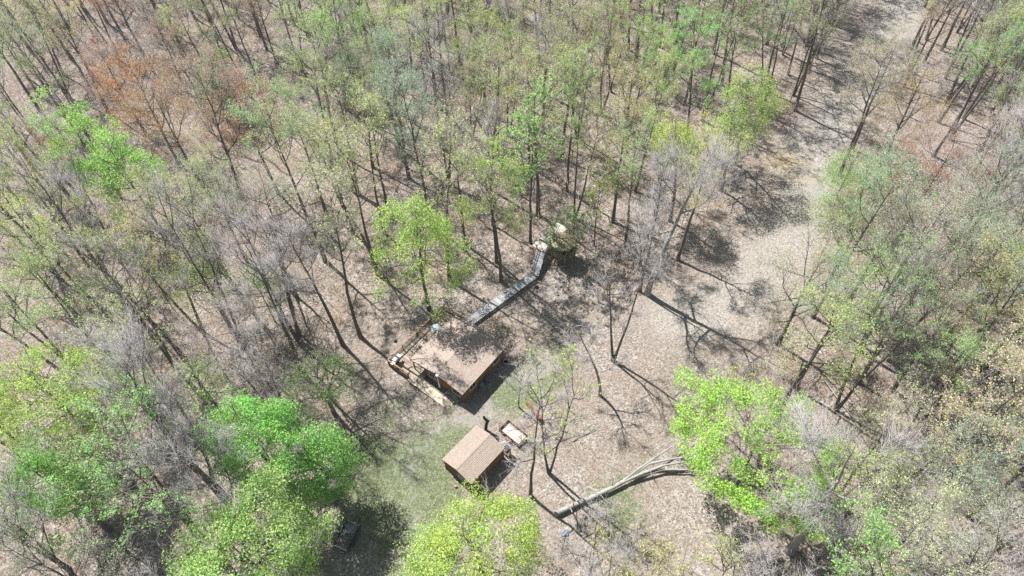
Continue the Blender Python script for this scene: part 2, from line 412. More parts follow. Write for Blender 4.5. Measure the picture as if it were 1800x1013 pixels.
        V, Q = leaf_quads(p5, lsize, 0, nrm(q + d[w] * .8))
        out[2] = np_mesh('leaves', V, [Q], [leafmat or LEAF])
    elif leaves:
        if clump:
            keep = np.flatnonzero(g.uniform(size=len(p4)) < 1 - clump)
            w = keep[g.integers(0, len(keep), leaves)]
        else: w = g.integers(0, n4, leaves)
        p5 = p4[w] + d4[w] * (l4[w] * g.uniform(.3, 1.05, leaves))[:, None] + g.normal(0, jit * .35, (leaves, 3))
        V, Q = leaf_quads(p5, lsize)
        out[2] = np_mesh('leaves', V, [Q], [leafmat or LEAF])
    return out

GRP = {}
def plant(meshes, name, label, loc, tilt=(0, 0), rz=0, s=1., sz=None, color=(.2, .3, .08), group=None, cat='tree'):
    e = thing(name, label, cat, loc, 0, group)
    th = math.hypot(*tilt)
    q = Quaternion((0, 0, 1), rz)
    if th > 1e-3: q = Quaternion(Vector((-tilt[1], tilt[0], 0)).normalized(), th) @ q
    e.rotation_mode = 'QUATERNION'; e.rotation_quaternion = q; e.scale = (s, s, sz or s)
    for nm_, me in zip(('trunk', 'twigs', 'leaves'), meshes):
        if me is None: continue
        o = link(nm_, me, e)
        if nm_ == 'leaves': o.color = (*color, 1)
    return e
def solve(base, top, h=None):
    """foot, height and lean from the foot and the top seen in the photograph"""
    if base is None:
        t = at(top[0], top[1], h); return Vector((t.x, t.y, 0)), h, (0, 0)
    g = at(*base)
    if h is None:
        best = (1e9, 15)
        for k in range(30, 290, 5):
            p = proj((g.x, g.y, k / 10)); e = math.hypot(p[0] - top[0], p[1] - top[1])
            if e < best[0]: best = (e, k / 10)
        h = best[1]
    t = at(top[0], top[1], h); l = Vector((t.x - g.x, t.y - g.y)); 
    return g, h, (l.x, l.y)

# colours (albedo) of the leaf kinds
LIME = (.44, .58, .20); GREEN = (.29, .48, .16); PALE = (.48, .56, .23); OLIVE = (.45, .48, .22); YEL = (.50, .58, .17)
RUST = (.52, .33, .23); TANL = (.50, .38, .20); SILV = (.46, .49, .32); TEAL = (.25, .50, .26); GREYG = (.33, .40, .22)
KIND = {  # name, category words, leaf colour
 'lime': ('leafy_tree', LIME), 'green': ('leafy_tree', GREEN), 'pale': ('budding_tree', PALE), 'olive': ('budding_tree', OLIVE), 'yellow': ('budding_tree', YEL),
 'rust': ('russet_tree', RUST), 'tan': ('russet_tree', TANL), 'silver': ('budding_tree', SILV), 'bare': ('bare_tree', (.3, .3, .2)), 'teal': ('leafy_tree', TEAL), 'greyg': ('budding_tree', GREYG)}
CROWNS = [(650, 830, 70), (608, 942, 100), (640, 700, 60), (720, 900, 70), (660, 560, 60), (690, 990, 70), (560, 990, 30), (610, 640, 40), (1475, 330, 45)]
keys = []   # feet taken, for the filler to keep off
def hero(kind, base, top, label, h=None, **kw):
    g, h, l = solve(base, top, h)
    col = kw.pop('color', None) or KIND[kind][1]
    if kw.get('leaves'): kw['leaves'] = int(kw['leaves'] * .8); kw['lsize'] *= 1.09
    m = grow(kw.pop('seed', int(top[0] * 7 + top[1])), h=h, curve=l, **kw)
    keys.append((g.x, g.y, kw.get('cr', 3.6)))
    if kw.get('puff') and kw.get('leaves', 0) > 8800: c_ = proj((g.x + l[0], g.y + l[1], h * .72)); CROWNS.append((c_[0], c_[1], kw['cr'] * F / (Vector((g.x, g.y, h * .7 - ALT)).length)))
    return plant(m, KIND[kind][0], label, (g.x, g.y, -.05), color=col)
dense = dict(puff=(150, 1.0), twigs=1500, nl=15, fork=.3, prof='round', steep=.62, r=.26, jit=.9, spread=1.3)
# --- big leafy trees of the photograph
hero('lime', (754, 545), (728, 352), 'bright lime tree standing just behind the deck corner of the cabin', cr=6.4, color=(.47, .64, .19), leaves=21000, lsize=0.175, clump=.2, **{**dense, 'fork': .28, 'prof': 'cone', 'steep': .3, 'nl': 17})
hero('green', None, (424, 730), 'full mid-green tree, larger of the dense pair, above the bottom-edge lime tree', h=17, cr=5.0, color=(.33, .62, .17), leaves=42000, lsize=0.170, clump=.3, **{**dense, 'puff': (250, .95)})
hero('green', None, (528, 778), 'smaller full green tree shading the dark ground beside the larger green crown', h=14, cr=3.5, color=(.29, .55, .15), leaves=19000, lsize=0.163, clump=.3, **dense)
hero('lime', None, (390, 950), 'big yellow-green full tree cut by the bottom edge, nearest the black trailer', h=18, cr=6.6, leaves=64000, lsize=0.170, clump=.3, color=(.43, .60, .21), **{**dense, 'puff': (430, 1.0)})
hero('yellow', None, (830, 948), 'round yellow-green tree directly below the small shed at the bottom edge', h=16, cr=5.7, leaves=42000, lsize=0.156, clump=.25, color=(0.47, 0.61, 0.16), **{**dense, 'puff': (260, .95)})
hero('yellow', None, (745, 975), 'pale lime low crown at the bottom edge below the gravel drive', h=11, cr=3.2, leaves=8550, lsize=0.150, clump=.25, color=(0.42, 0.60, 0.16), **dense)
hero('lime', None, (1352, 752), 'bright green spreading tree at the tip of the fallen log', h=15, cr=7.6, leaves=36000, lsize=0.184, clump=.5, color=(.42, .66, .14), **{**dense, 'puff': (210, .95), 'fork': .55, 'twigs': 2500})
hero('silver', None, (1700, 930), 'wide tree with pale silvery buds filling the bottom right corner', h=17, cr=6.4, leaves=24700, lsize=0.085, clump=.2, twig=TWIGP, bark=BARKP, color=(.52, .58, .40), **{**dense, 'puff': None, 'twigs': 3600})
hero('yellow', None, (35, 650), 'yellow-green full crown at the left edge, halfway down', h=18, color=(.50, .66, .18), cr=5.8, leaves=30000, lsize=0.170, clump=.3, **dense)
hero('green', None, (35, 820), 'green full crown at the left edge below the yellow-green one', h=16, cr=4.6, leaves=24000, lsize=0.163, clump=.35, color=(0.26, 0.49, 0.13), **dense)
hero('lime', None, (108, 185), 'brightest lime tree of the upper left wood', h=21, cr=5.2, leaves=15200, lsize=0.204, clump=.4, color=(0.39, 0.65, 0.16), **dense)
hero('lime', None, (185, 250), 'lime tree touching the brightest lime tree on its lower side', h=18, cr=4.6, leaves=12350, lsize=0.204, clump=.3, color=(0.40, 0.65, 0.18), **dense)
hero('teal', None, (604, 88), 'small dense blue-green tree high in the wood', h=11, cr=2.6, leaves=6650, lsize=0.218, **dense)
hero('teal', None, (362, 125), 'small dense blue-green tree between the two rusty crowns', h=11, cr=2.7, leaves=5700, lsize=0.204, **dense)
hero('lime', None, (366, 85), 'small green leafy tree just above a blue-green one', h=12, cr=2.7, leaves=4940, lsize=0.204, color=(0.31, 0.49, 0.13), **dense)
hero('rust', None, (158, 60), 'brick red budding tree at the upper left', h=19, cr=4.0, leaves=11400, lsize=0.128, clump=.2, color=(.50, .30, .22), **{**dense, 'puff': (190, .85), 'twigs': 2600})
hero('rust', None, (205, 85), 'broad orange-brown budding tree below the brick red one', h=21, cr=6.2, leaves=17100, lsize=0.15, clump=.2, color=(0.55, 0.33, 0.16), **{**dense, 'puff': (190, .85), 'twigs': 2600})
hero('rust', None, (398, 115), 'tall rusty red budding tree with a dark forked trunk', h=23, cr=5.4, leaves=16150, lsize=0.15, clump=.3, **{**dense, 'puff': (190, .85), 'twigs': 2600})
hero('rust', None, (45, 215), 'small orange-brown tree left of the brightest lime tree', h=15, cr=3.4, leaves=8550, lsize=0.116, color=(0.55, 0.34, 0.17), **{**dense, 'puff': (190, .85), 'twigs': 2600})
hero('tan', None, (262, 150), 'golden-brown budding tree between the orange-brown and rusty crowns', h=19, cr=4.6, leaves=11400, lsize=0.116, clump=.2, **{**dense, 'puff': (190, .85), 'twigs': 2600})
hero('yellow', (1178, 388), (1190, 215), 'tall tree whose yellow-lime top stands over the bare tree by the trail', cr=3.2, leaves=16000, lsize=0.150, clump=.3, color=(0.55, 0.65, 0.16), **{**dense, 'fork': .6})
hero('yellow', (1292, 288), (1325, 132), 'yellow-green full crown beside the upper end of the trail clearing', h=19, cr=3.8, leaves=12350, lsize=0.163, clump=.2, color=(0.42, 0.57, 0.16), **dense)
hero('yellow', (1268, 335), (1288, 190), 'olive leafy crown below the yellow-green crown by the trail', h=16, cr=3.0, leaves=7600, lsize=0.163, clump=.2, color=(0.42, 0.55, 0.20), **dense)
hero('rust', None, (1680, 250), 'wide red-brown budding tree on the right side of the trail', h=19, cr=6.6, leaves=24000, lsize=0.125, clump=.3, twig=TWIGP, color=(.44, .27, .20), **{**dense, 'puff': (190, .85), 'twigs': 2600})
hero('tan', None, (1640, 110), 'golden-brown budding tree above the red-brown one by the trail', h=19, cr=5.2, leaves=11400, lsize=0.104, clump=.3, twig=TWIGP, color=(0.55, 0.42, 0.18), **{**dense, 'puff': (190, .85), 'twigs': 2600})
hero('lime', None, (1505, 270), 'light green bushy small tree growing on the grassy edge of the trail', h=8, cr=3.4, leaves=6080, lsize=0.136, color=(0.34, 0.55, 0.16), **{**dense, 'fork': .1, 'r': .09})
hero('lime', None, (1478, 350), 'low light green bush on the grassy verge where the trail narrows', h=5, cr=3.0, leaves=5500, lsize=.13, color=(.34, .52, .18), **{**dense, 'fork': .1, 'r': .07})
hero('olive', None, (1445, 445), 'wide pale-green tree with dark forked limbs at the edge of the clearing', h=17, cr=6.0, leaves=9120, lsize=0.116, clump=.3, twig=TWIGP, **{**dense, 'puff': None, 'twigs': 3200, 'prof': 'vase', 'steep': .7})
hero('silver', None, (1640, 385), 'tree with cream-coloured buds behind the pale-green forked tree', h=19, cr=6.2, leaves=17100, lsize=0.109, clump=.3, twig=TWIGP, color=(0.62, 0.60, 0.39), **{**dense, 'puff': None, 'twigs': 3600})
hero('silver', None, (1585, 370), 'slightly shorter cream-budded tree nearest the trail', h=17, cr=4.4, leaves=9500, lsize=0.102, clump=.3, twig=TWIGP, color=(0.57, 0.52, 0.36), **{**dense, 'puff': None, 'twigs': 3600})
hero('greyg', None, (1700, 520), 'brownish cream-budded tree in the middle of the right-hand wood', h=18, cr=5.2, leaves=10450, lsize=0.102, clump=.3, twig=TWIGP, color=(0.55, 0.47, 0.26), **{**dense, 'puff': None, 'twigs': 3600})
bare = dict(twigs=5200, leaves=0, nl=12, fork=.36, prof='vase', steep=.8, r=.26, spread=1.4, twig=TWIGP, tw=.0125)
hero('bare', (1388, 968), (1510, 770), 'big bare grey tree with thick pale limbs right of the bright green tree', cr=6.8, **{**bare, 'bark': BARKP, 'steep': .4, 'twigs': 6500, 'fork': .18, 'r': .42, 'nl': 10, 'tw': .015})
hero('bare', (1138, 516), (1262, 250), 'bare grey tree leaning over with a long arching limb beside the trail', cr=7.0, bark=BARKP, **{**bare, 'r': .38, 'prof': 'round', 'nl': 9, 'steep': .4, 'fork': .3})
hero('bare', (1125, 512), (1165, 275), 'slim bare tree in the clump beside the leaning grey tree', cr=2.6, **{**bare, 'twigs': 2500, 'r': .17, 'fork': .5})
hero('bare', (1078, 634), (1110, 425), 'bare tree with twin trunks standing alone right of the cabin', cr=4.2, **{**bare, 'multi': 2, 'twigs': 1700, 'tw': .012, 'nl': 7, 'fork': .5, 'r': .24})
hero('bare', (1055, 695), (1010, 560), 'small crooked bare tree with pale curling limbs below the twin-trunk tree', cr=3.8, **{**bare, 'tw': .013, 'twigs': 1300, 'nl': 6, 'fork': .3, 'bark': BARKP, 'r': .2, 'steep': .35})
hero('pale', (965, 832), (978, 655), 'thin tree with yellow-green tufts between the rusty trailer and the fallen log', cr=3.0, leaves=1100, lsize=.2, clump=.6, color=(0.47, 0.60, 0.13), twigs=1500, nl=8, fork=.35, multi=2, r=.2, twig=TWIGP, tw=.013)
hero('bare', (932, 872), (945, 690), 'slender bare tree standing at the corner of the shed shadow', cr=3.4, **{**bare, 'tw': .013, 'twigs': 1500, 'nl': 8, 'r': .19, 'steep': .45})
hero('bare', (912, 716), (915, 640), 'thin bare sapling beside the uncovered woodpile', cr=1.6, **{**bare, 'twigs': 450, 'nl': 6, 'r': .09})
hero('pale', (881, 494), (856, 300), 'tall dark trunk beside the boardwalk casting a long shadow across it', cr=2.6, leaves=900, lsize=.2, fork=.62, r=.25, twigs=1500)
hero('lime', (932, 427), (940, 192), 'straight-trunked tree with an oval light-green crown just above the boardwalk stairs', cr=4.0, leaves=4200, lsize=.26, clump=.3, color=(0.36, 0.55, 0.20), fork=.35, r=.22, twigs=1800, nl=13)
hero('bare', (603, 606), (505, 395), 'leaning bare trunk left of the deck, its shadow reaching the cabin', cr=3.2, **{**bare, 'fork': .5, 'twigs': 2200})
hero('pale', (634, 592), (585, 330), 'tall leaning dark-trunked tree between the leaning bare one and the deck', cr=3.0, leaves=1400, lsize=.2, fork=.55, r=.26, twigs=2000)
hero('pale', (664, 482), (600, 245), 'tall tree, lower of the dark pair above the lime tree', cr=3.0, leaves=1700, lsize=.22, fork=.6, r=.24, twigs=1800)
hero('pale', (660, 470), (560, 280), 'tree leaning away behind the dark-trunked pair', cr=2.8, leaves=1200, lsize=.2, fork=.6, r=.22, twigs=1800)
hero('pale', (676, 410), (640, 190), 'tall dark tree at the top of the bare ground behind the lime tree', cr=3.0, leaves=1700, lsize=.22, fork=.6, r=.22, twigs=1800)
hero('pale', (790, 492), (785, 250), 'tall mossy-trunked tree hard behind the lime tree', cr=3.2, leaves=1800, lsize=.2, fork=.6, r=.25, twigs=1800)
hero('pale', (817, 428), (800, 215), 'tall tree above and right of the lime tree with a greyish crown', cr=3.2, leaves=1000, lsize=.2, fork=.6, r=.25, twigs=2200)
hero('bare', (525, 600), (425, 335), 'forked black-trunked bare tree above the brown thicket left of the cabin', cr=4.6, **{**bare, 'multi': 2, 'r': .32, 'twigs': 3500, 'twig': TWIG})
hero('bare', (527, 588), (462, 375), 'slim straight black trunk beside the forked black-trunked tree', cr=2.2, **{**bare, 'fork': .65, 'r': .17, 'twigs': 1300, 'twig': TWIG})
hero('pale', (322, 628), (160, 445), 'long dark leaning trunk in the middle of the left-hand wood', cr=3.8, leaves=2500, lsize=.2, fork=.5, r=.3, twigs=2800, color=(0.39, 0.49, 0.17))
hero('bare', (388, 868), (215, 620), 'giant dark leaning bare tree left of the full mid-green tree', cr=5.4, **{**bare, 'r': .42, 'twigs': 6000})
hero('bare', (458, 570), (380, 470), 'black crooked leaning snag with few branches in the left-hand wood', cr=1.8, **{**bare, 'r': .22, 'twigs': 500, 'nl': 5, 'twig': TWIG})
hero('tan', None, (400, 560), 'wide thicket-like crown of brown buds left of the leaning trunks', h=15, cr=6.0, leaves=4200, lsize=.13, twigs=5500, nl=15, fork=.25, twig=TWIGP, steep=.6, color=(0.47, 0.36, 0.26), r=.2)
hero('lime', None, (545, 640), 'soft green low crown beside the brown-budded thicket', h=11, cr=3.6, leaves=6460, lsize=0.136, clump=.2, color=(0.31, 0.49, 0.17), **dense)
hero('lime', None, (330, 645), 'small bright green understorey tree above the giant leaning bare tree', h=9, cr=2.8, leaves=4180, lsize=0.136, color=(0.31, 0.59, 0.16), **{**dense, 'r': .1})
hero('lime', None, (440, 480), 'light green understorey tree between the black trunks', h=10, cr=3.2, leaves=3800, lsize=0.136, clump=.2, color=(0.31, 0.57, 0.18), **{**dense, 'r': .1})
hero('yellow', None, (320, 435), 'yellow-green round crown in the middle of the left-hand wood', h=16, cr=3.8, leaves=7980, lsize=0.136, clump=.3, color=(0.47, 0.60, 0.20), **dense)
hero('yellow', None, (120, 760), 'small yellow-green crown right of the green left-edge crown', h=13, cr=2.8, leaves=5700, lsize=0.136, clump=.3, color=(0.49, 0.60, 0.20), **dense)
hero('green', None, (1010, 385), 'spindly green young tree overhanging the camouflage roof', h=7, cr=2.3, leaves=1300, lsize=.17, twigs=700, nl=9, fork=.3, r=.07, color=(0.22, 0.42, 0.12))
hero('green', None, (975, 395), 'slim green young tree behind the pale walkway of the platform', h=6, cr=1.6, leaves=700, lsize=.17, twigs=400, nl=8, fork=.3, r=.06, color=(0.22, 0.42, 0.12))
hero('yellow', None, (1055, 310), 'light yellow young tree on the slope above the camouflage roof', h=13, cr=2.6, leaves=1600, lsize=.2, clump=.3, twigs=1000, fork=.4, r=.12)
hero('yellow', None, (1295, 680), 'thin yellow-green shrubby tree between the clearing and the bright green tree', h=8, cr=3.4, leaves=2200, lsize=.15, twigs=1500, fork=.15, r=.08, nl=10)
hero('yellow', None, (1290, 985), 'pale yellow-green shrubby tree at the bottom edge below the bright green tree', h=6, cr=2.6, leaves=1500, lsize=.15, twigs=1000, fork=.15, r=.08, nl=10)

# --- shared prototypes of the forest
PROTO = {}
def protos(kind, n, **kw): PROTO[kind] = [grow(900 + 37 * i + sum(map(ord, kind)), **{**kw, 'h': 22 + (i % 3), 'multi': 2 if i % 3 == 1 else 1}) for i in range(n)]
protos('bare', 5, cr=4.0, leaves=0, twigs=3600, nl=10, fork=.45, prof='vase', r=.27, twig=TWIGP, tw=.0105)
protos('pale', 6, cr=4.1, leaves=6200, lsize=.142, twigs=1500, nl=10, fork=.52, prof='oval', r=.27, clump=.35)
protos('soft', 4, cr=4.5, leaves=8500, lsize=.118, twigs=1800, nl=12, fork=.42, prof='round', r=.26, clump=.25, steep=.75)
protos('full', 3, cr=4.6, leaves=14500, lsize=.135, twigs=1600, nl=13, fork=.3, prof='round', r=.22, clump=.3, steep=.65)
protos('young', 3, cr=2.4, leaves=1500, lsize=.17, twigs=900, nl=9, fork=.25, prof='oval', r=.09)
PAL = [  # kind, leaf colour, words, tree name
 ('bare', (.3, .3, .2), 'bare grey', 'bare_tree'), ('pale', (.47, .56, .23), 'sparse pale-green', 'budding_tree'), ('pale', (.54, .57, .22), 'sparse yellow-green', 'budding_tree'),
 ('pale', (.34, .52, .18), 'thin green', 'budding_tree'), ('soft', (.44, .48, .24), 'soft olive', 'budding_tree'), ('soft', (.50, .40, .23), 'tan-budded', 'russet_tree'),
 ('soft', (.56, .54, .38), 'cream-budded', 'budding_tree'), ('full', (.40, .58, .20), 'leafy light-green', 'leafy_tree'), ('soft', (.46, .29, .20), 'rusty-budded', 'russet_tree'),
 ('soft', (.38, .50, .31), 'grey-green', 'budding_tree'), ('young', (.34, .50, .18), 'small young green', 'young_tree')]
def palette(px, py, g):
    if px > 1430:  w = [3.2, 2.6, 1.2, 1.0, 3.2, 1.2, 3.2, 0, .2, 3.4, .8]
    elif py < 330 and px < 560: w = [3, 2, 1, 1.5, 3, 2.2, .6, .5, 1.0, 1, .8]
    elif py < 400: w = [2.4, 5, 3.5, 2.6, 1.2, .4, .2, .9, .1, .4, .8]
    elif px < 620: w = [4.6, 2.2, 1, 1.4, 1.3, .9, .6, .1, .3, 1.4, 1.4]
    else: w = [3, 3, 2, 1, 1, 1, 1, .3, .2, 1, 1]
    w = np.array(w) / sum(w); return int(g.choice(len(PAL), p=w))
g = np.random.default_rng(5)
pts = []; SH_RNG = np.random.default_rng(77)
roof_px = at(985, 430)
grid_tries = 30000
cx = g.uniform(-150, 150, grid_tries); cy = g.uniform(8, 205, grid_tries)
ok = ~inside(np.stack([cx, cy], 1), CLEAR)
for x, y, k in zip(cx, cy, ok):
    if not k: continue
    ph = proj((x, y, 14)); pb = proj((x, y, 0))
    if ph[0] < -45 or ph[0] > 1845 or ph[1] > 1090 or pb[1] < -45: continue
    if abs(x - 7.5) < 6 and abs(y - 64) < 5: continue
    s_ = 5.9 if y > 110 else 5.7
    if ph[0] > 1400: s_ = 4.3
    bad = False
    for hx, hy, hr in CROWNS:
        if any(math.hypot(q_[0] - hx, q_[1] - hy) < hr * .95 + 14 for q_ in (proj((x, y, z_)) for z_ in (5, 10, 14, 18, 21))) and pb[1] > hy - 10: bad = True; break
    if bad: continue
    sh = np.array([[x + 5.3, y - 5.7], [x + 2.5, y - 2.6]])
    if inside(sh, CLEAR).any() and SH_RNG.uniform() < (1 if x < -8 else .95) and pb[1] > 200: continue
    if any((x - a) ** 2 + (y - b) ** 2 < s_ * s_ for a, b in pts): continue
    if any((x - a) ** 2 + (y - b) ** 2 < (max(2.2, c * .62)) ** 2 for a, b, c in keys): continue
    pts.append((x, y))
# nearest (largest in the picture) first
info = []
for x, y in pts:
    d = (Vector((x, y, 10)) - Vector((0, 0, ALT))).length; info.append((d, x, y))
info.sort(); print('filler trees', len(info), 'heroes', len(keys))
NIND = 258
COLS = [(200, 'at the left edge'), (400, 'in the left part'), (600, 'left of centre'), (800, 'near centre left'), (1000, 'in the centre'), (1200, 'near centre right'),
        (1400, 'right of centre'), (1600, 'in the right part'), (9999, 'at the right edge')]
ROWS = [(110, 'along the top'), (230, 'high up'), (400, 'above the middle'), (600, 'at mid height'), (800, 'below the middle'), (9999, 'near the bottom')]
ORD = ['leftmost', 'second from left', 'third from left', 'fourth from left', 'fifth from left', 'sixth from left', 'seventh from left', 'eighth from left', 'ninth from left', 'tenth from left']
rows_ = []
for i, (d, x, y) in enumerate(info):
    px, py = proj((x, y, 13)); k = palette(px, py, g)
    kind, col, words, nm_ = PAL[k]
    hgt = g.uniform(.8, 1.16) if kind != 'young' else g.uniform(.4, .55)
    me = PROTO[kind][g.integers(0, len(PROTO[kind]))]
    cc = tuple(float(c * f) for c, f in zip(col, g.uniform(.86, 1.16, 3)))
    # crowns lean out over the trail and with the slope
    tl = (float(g.normal(0, .05)), float(g.normal(0, .05)))
    rows_.append(dict(i=i, x=x, y=y, px=px, py=py, k=k, me=me, s=float(hgt * g.uniform(.88, 1.12)), sz=float(hgt), col=cc, tl=tl, rz=float(g.uniform(0, 6.28)), words=words, nm=nm_))
cells = {}
for r in rows_[:NIND]:
    c = next(i for i, (a, _) in enumerate(COLS) if r['px'] < a); q = next(i for i, (a, _) in enumerate(ROWS) if r['py'] < a)
    cells.setdefault((c, q, r['words']), []).append(r)
for (c, q, wd), rs in cells.items():
    rs.sort(key=lambda r: r['px'])
    for j, r in enumerate(rs):
        o = '' if len(rs) == 1 else (', ' + ORD[j] + ' of %s' % ['', '', 'two', 'three', 'four', 'five', 'six', 'seven', 'eight', 'nine', 'ten'][len(rs)])
        r['label'] = f"{wd} tree {ROWS[q][1]}, {COLS[c][1]}{o}"
for r in rows_[:NIND]:
    plant(r['me'], r['nm'], r['label'][0].upper() + r['label'][1:], (r['x'], r['y'], -.1), r['tl'], r['rz'], r['s'], r['sz'], r['col'], group=f"{r['words']} trees of the wood")
# the far wood, past the three hundred largest: one mass
far = rows_[NIND:]
if far:
    FARM = [leaf_mat('far leaves %d' % i, p[1]) for i, p in enumerate(PAL)]
    Vs, Fs, Ms = [], [], []; nV = 0
    cache = {}
    for r in far:
        for mi, me in enumerate(r['me']):
            if me is None: continue
            if me.name not in cache:
                co = np.empty(len(me.vertices) * 3, np.float32); me.vertices.foreach_get('co', co)
                lp = np.empty(len(me.loops), np.int32); me.loops.foreach_get('vertex_index', lp)
                tt = np.empty(len(me.polygons), np.int32); me.polygons.foreach_get('loop_total', tt)
                nq = int((tt == 4).sum()); assert (tt[:nq] == 4).all()
                co = co.reshape(-1, 3)
                q4 = lp[:nq * 4].reshape(-1, 4); t3 = lp[nq * 4:].reshape(-1, 3)
                if mi == 1:  # thin out the finest twigs, a little thicker
                    nt_ = len(t3) // 3; 
                cache[me.name] = (co, q4, t3)
            co, q4, t3 = cache[me.name]
            M = Matrix.Rotation(r['rz'], 3, 'Z'); 
            if math.hypot(*r['tl']) > 1e-3: M = Matrix.Rotation(math.hypot(*r['tl']), 3, Vector((-r['tl'][1], r['tl'][0], 0)).normalized()) @ M
            A_ = np.array(M) @ np.diag([r['s'], r['s'], r['sz']])
            if mi == 1:
                # keep two of five spikes (blocks of four vertices)
                nb = len(co) // 4; kb = np.flatnonzero(np.random.default_rng(r['i']).uniform(size=nb) < .22)
                cs_ = co.reshape(nb, 4, 3)[kb]; ctr = cs_[:, :3].mean(1, keepdims=True); cs_ = cs_.copy(); cs_[:, :3] = ctr + (cs_[:, :3] - ctr) * 2.3
                o = np.arange(len(kb))[:, None] * 4; tri = np.concatenate([o + [0, 1, 3], o + [1, 2, 3], o + [2, 0, 3]])
                Vs.append(cs_.reshape(-1, 3) @ A_.T + [r['x'], r['y'], -.1]); Fs.append((None, tri + nV)); Ms.append((0, 1, len(tri))); nV += len(kb) * 4
            elif mi == 2:
                nb = len(co) // 4; kb = np.flatnonzero(np.random.default_rng(r['i'] + 1).uniform(size=nb) < .38)
                cs_ = co.reshape(nb, 4, 3)[kb]; ctr = cs_.mean(1, keepdims=True); cs_ = ctr + (cs_ - ctr) * 1.5
                Vs.append(cs_.reshape(-1, 3) @ A_.T + [r['x'], r['y'], -.1]); Fs.append((np.arange(len(kb) * 4).reshape(-1, 4) + nV, None)); Ms.append((2 + r['k'], 0, 0)); nV += len(kb) * 4
            else:
                Vs.append(co @ A_.T + [r['x'], r['y'], -.1]); Fs.append((q4 + nV, t3 + nV if len(t3) else None)); Ms.append((0, 0, 0)); nV += len(co)
    q = [f[0] for f in Fs if f[0] is not None]; t = [f[1] for f in Fs if f[1] is not None]
    mq = np.concatenate([np.full(len(f[0]), m[0]) for f, m in zip(Fs, Ms) if f[0] is not None]); mt = np.concatenate([np.full(len(f[1]), m[1]) for f, m in zip(Fs, Ms) if f[1] is not None])
    fm = np_mesh('far_wood', np.concatenate(Vs), [np.concatenate(q), np.concatenate(t)], [BARK, TWIG] + FARM, np.concatenate([mq, mt]))
    print('far trees', len(far), 'far faces', len(mq) + len(mt))
    tag(link('distant_forest', fm), 'mass of budding and bare trees in the far wood along the top', 'forest', kind='stuff')

# --- undergrowth: thin saplings and brush between the trunks
def undergrowth():
    g = np.random.default_rng(21); N = 6500
    x = g.uniform(-150, 150, N * 3); y = g.uniform(8, 205, N * 3); P = np.stack([x, y], 1)
    k = ~inside(P, CLEAR); keep = []
    for i in np.flatnonzero(k):
        p = proj((x[i], y[i], 2))
        if -60 < p[0] < 1860 and -60 < p[1] < 1080: keep.append(i)
    keep = np.array(keep[:N]); P = P[keep]; N = len(P); print('saplings', N)
    W = Wood(); h = g.uniform(1.2, 7.5, N) * g.uniform(.6, 1, N)
    base = np.stack([P[:, 0], P[:, 1], np.full(N, -.2)], 1); d = nrm(np.stack([g.normal(0, .12, N), g.normal(0, .12, N), np.ones(N)], 1))
    W.spikes(base, d, h + .2, .015 + .006 * h)
    nb = 7; w = np.repeat(np.arange(N), nb); t = g.uniform(.3, .98, N * nb)
    p = base[w] + d[w] * (h[w] * t)[:, None]; dd = nrm(d[w] * .7 + nrm(g.normal(size=(N * nb, 3))) * .8 + UP * .2); l = h[w] * g.uniform(.12, .35, N * nb)
    W.spikes(p, dd, l, np.full(N * nb, .014))
    w2 = np.repeat(np.arange(N * nb), 2); p2 = p[w2] + dd[w2] * (l[w2] * g.uniform(.2, .9, len(w2)))[:, None]; d2 = nrm(dd[w2] + nrm(g.normal(size=(len(w2), 3))) * .9)
    W.spikes(p2, d2, l[w2] * g.uniform(.3, .6, len(w2)), np.full(len(w2), .009))
    tag(link('undergrowth', W.mesh('undergrowth', TWIG)), 'thin leafless saplings and brush between the trunks', 'undergrowth', kind='stuff')
    has = np.flatnonzero(g.uniform(size=N) < .33); ws = np.flatnonzero(np.isin(w2 // nb, has)); ws = g.choice(ws, 40000)
    V, Q = leaf_quads(p2[ws] + g.normal(0, .1, (len(ws), 3)), .13)
    tag(link('foliage', np_mesh('foliage', V, [Q], [leaf_mat('brush leaves', (.34, .46, .18))])), 'small fresh leaves on the understorey brush', 'foliage', kind='stuff')
undergrowth()

# --- dead sticks and fallen boughs on the wood floor
def sticks():
    g = np.random.default_rng(33); W = Wood(); n = 0
    while n < 420:
        x, y = g.uniform(-140, 140), g.uniform(12, 190); p = proj((x, y, 0))
        if not (-20 < p[0] < 1820 and -20 < p[1] < 1030): continue
        if inside(np.array([[x, y]]), CLEAR)[0] and g.uniform() < .75: continue
        a = g.uniform(0, 6.28); L = g.uniform(1, 6); r = .02 + .012 * L
        pts = np.array([[x + math.cos(a) * L * t + g.normal(0, .05 * L), y + math.sin(a) * L * t + g.normal(0, .05 * L), .03 + r + g.uniform(0, .1)] for t in (0, .33, .66, 1)])
        if abs(x + 5) < 9 and abs(y - 43) < 14: continue
        W.tube(pts, np.array([1, .8, .6, .25]) * r, 4); n += 1
    tag(link('litter', W.mesh('litter', BARKP)), 'grey sticks and fallen boughs lying on the forest floor', 'sticks', kind='stuff')
sticks()

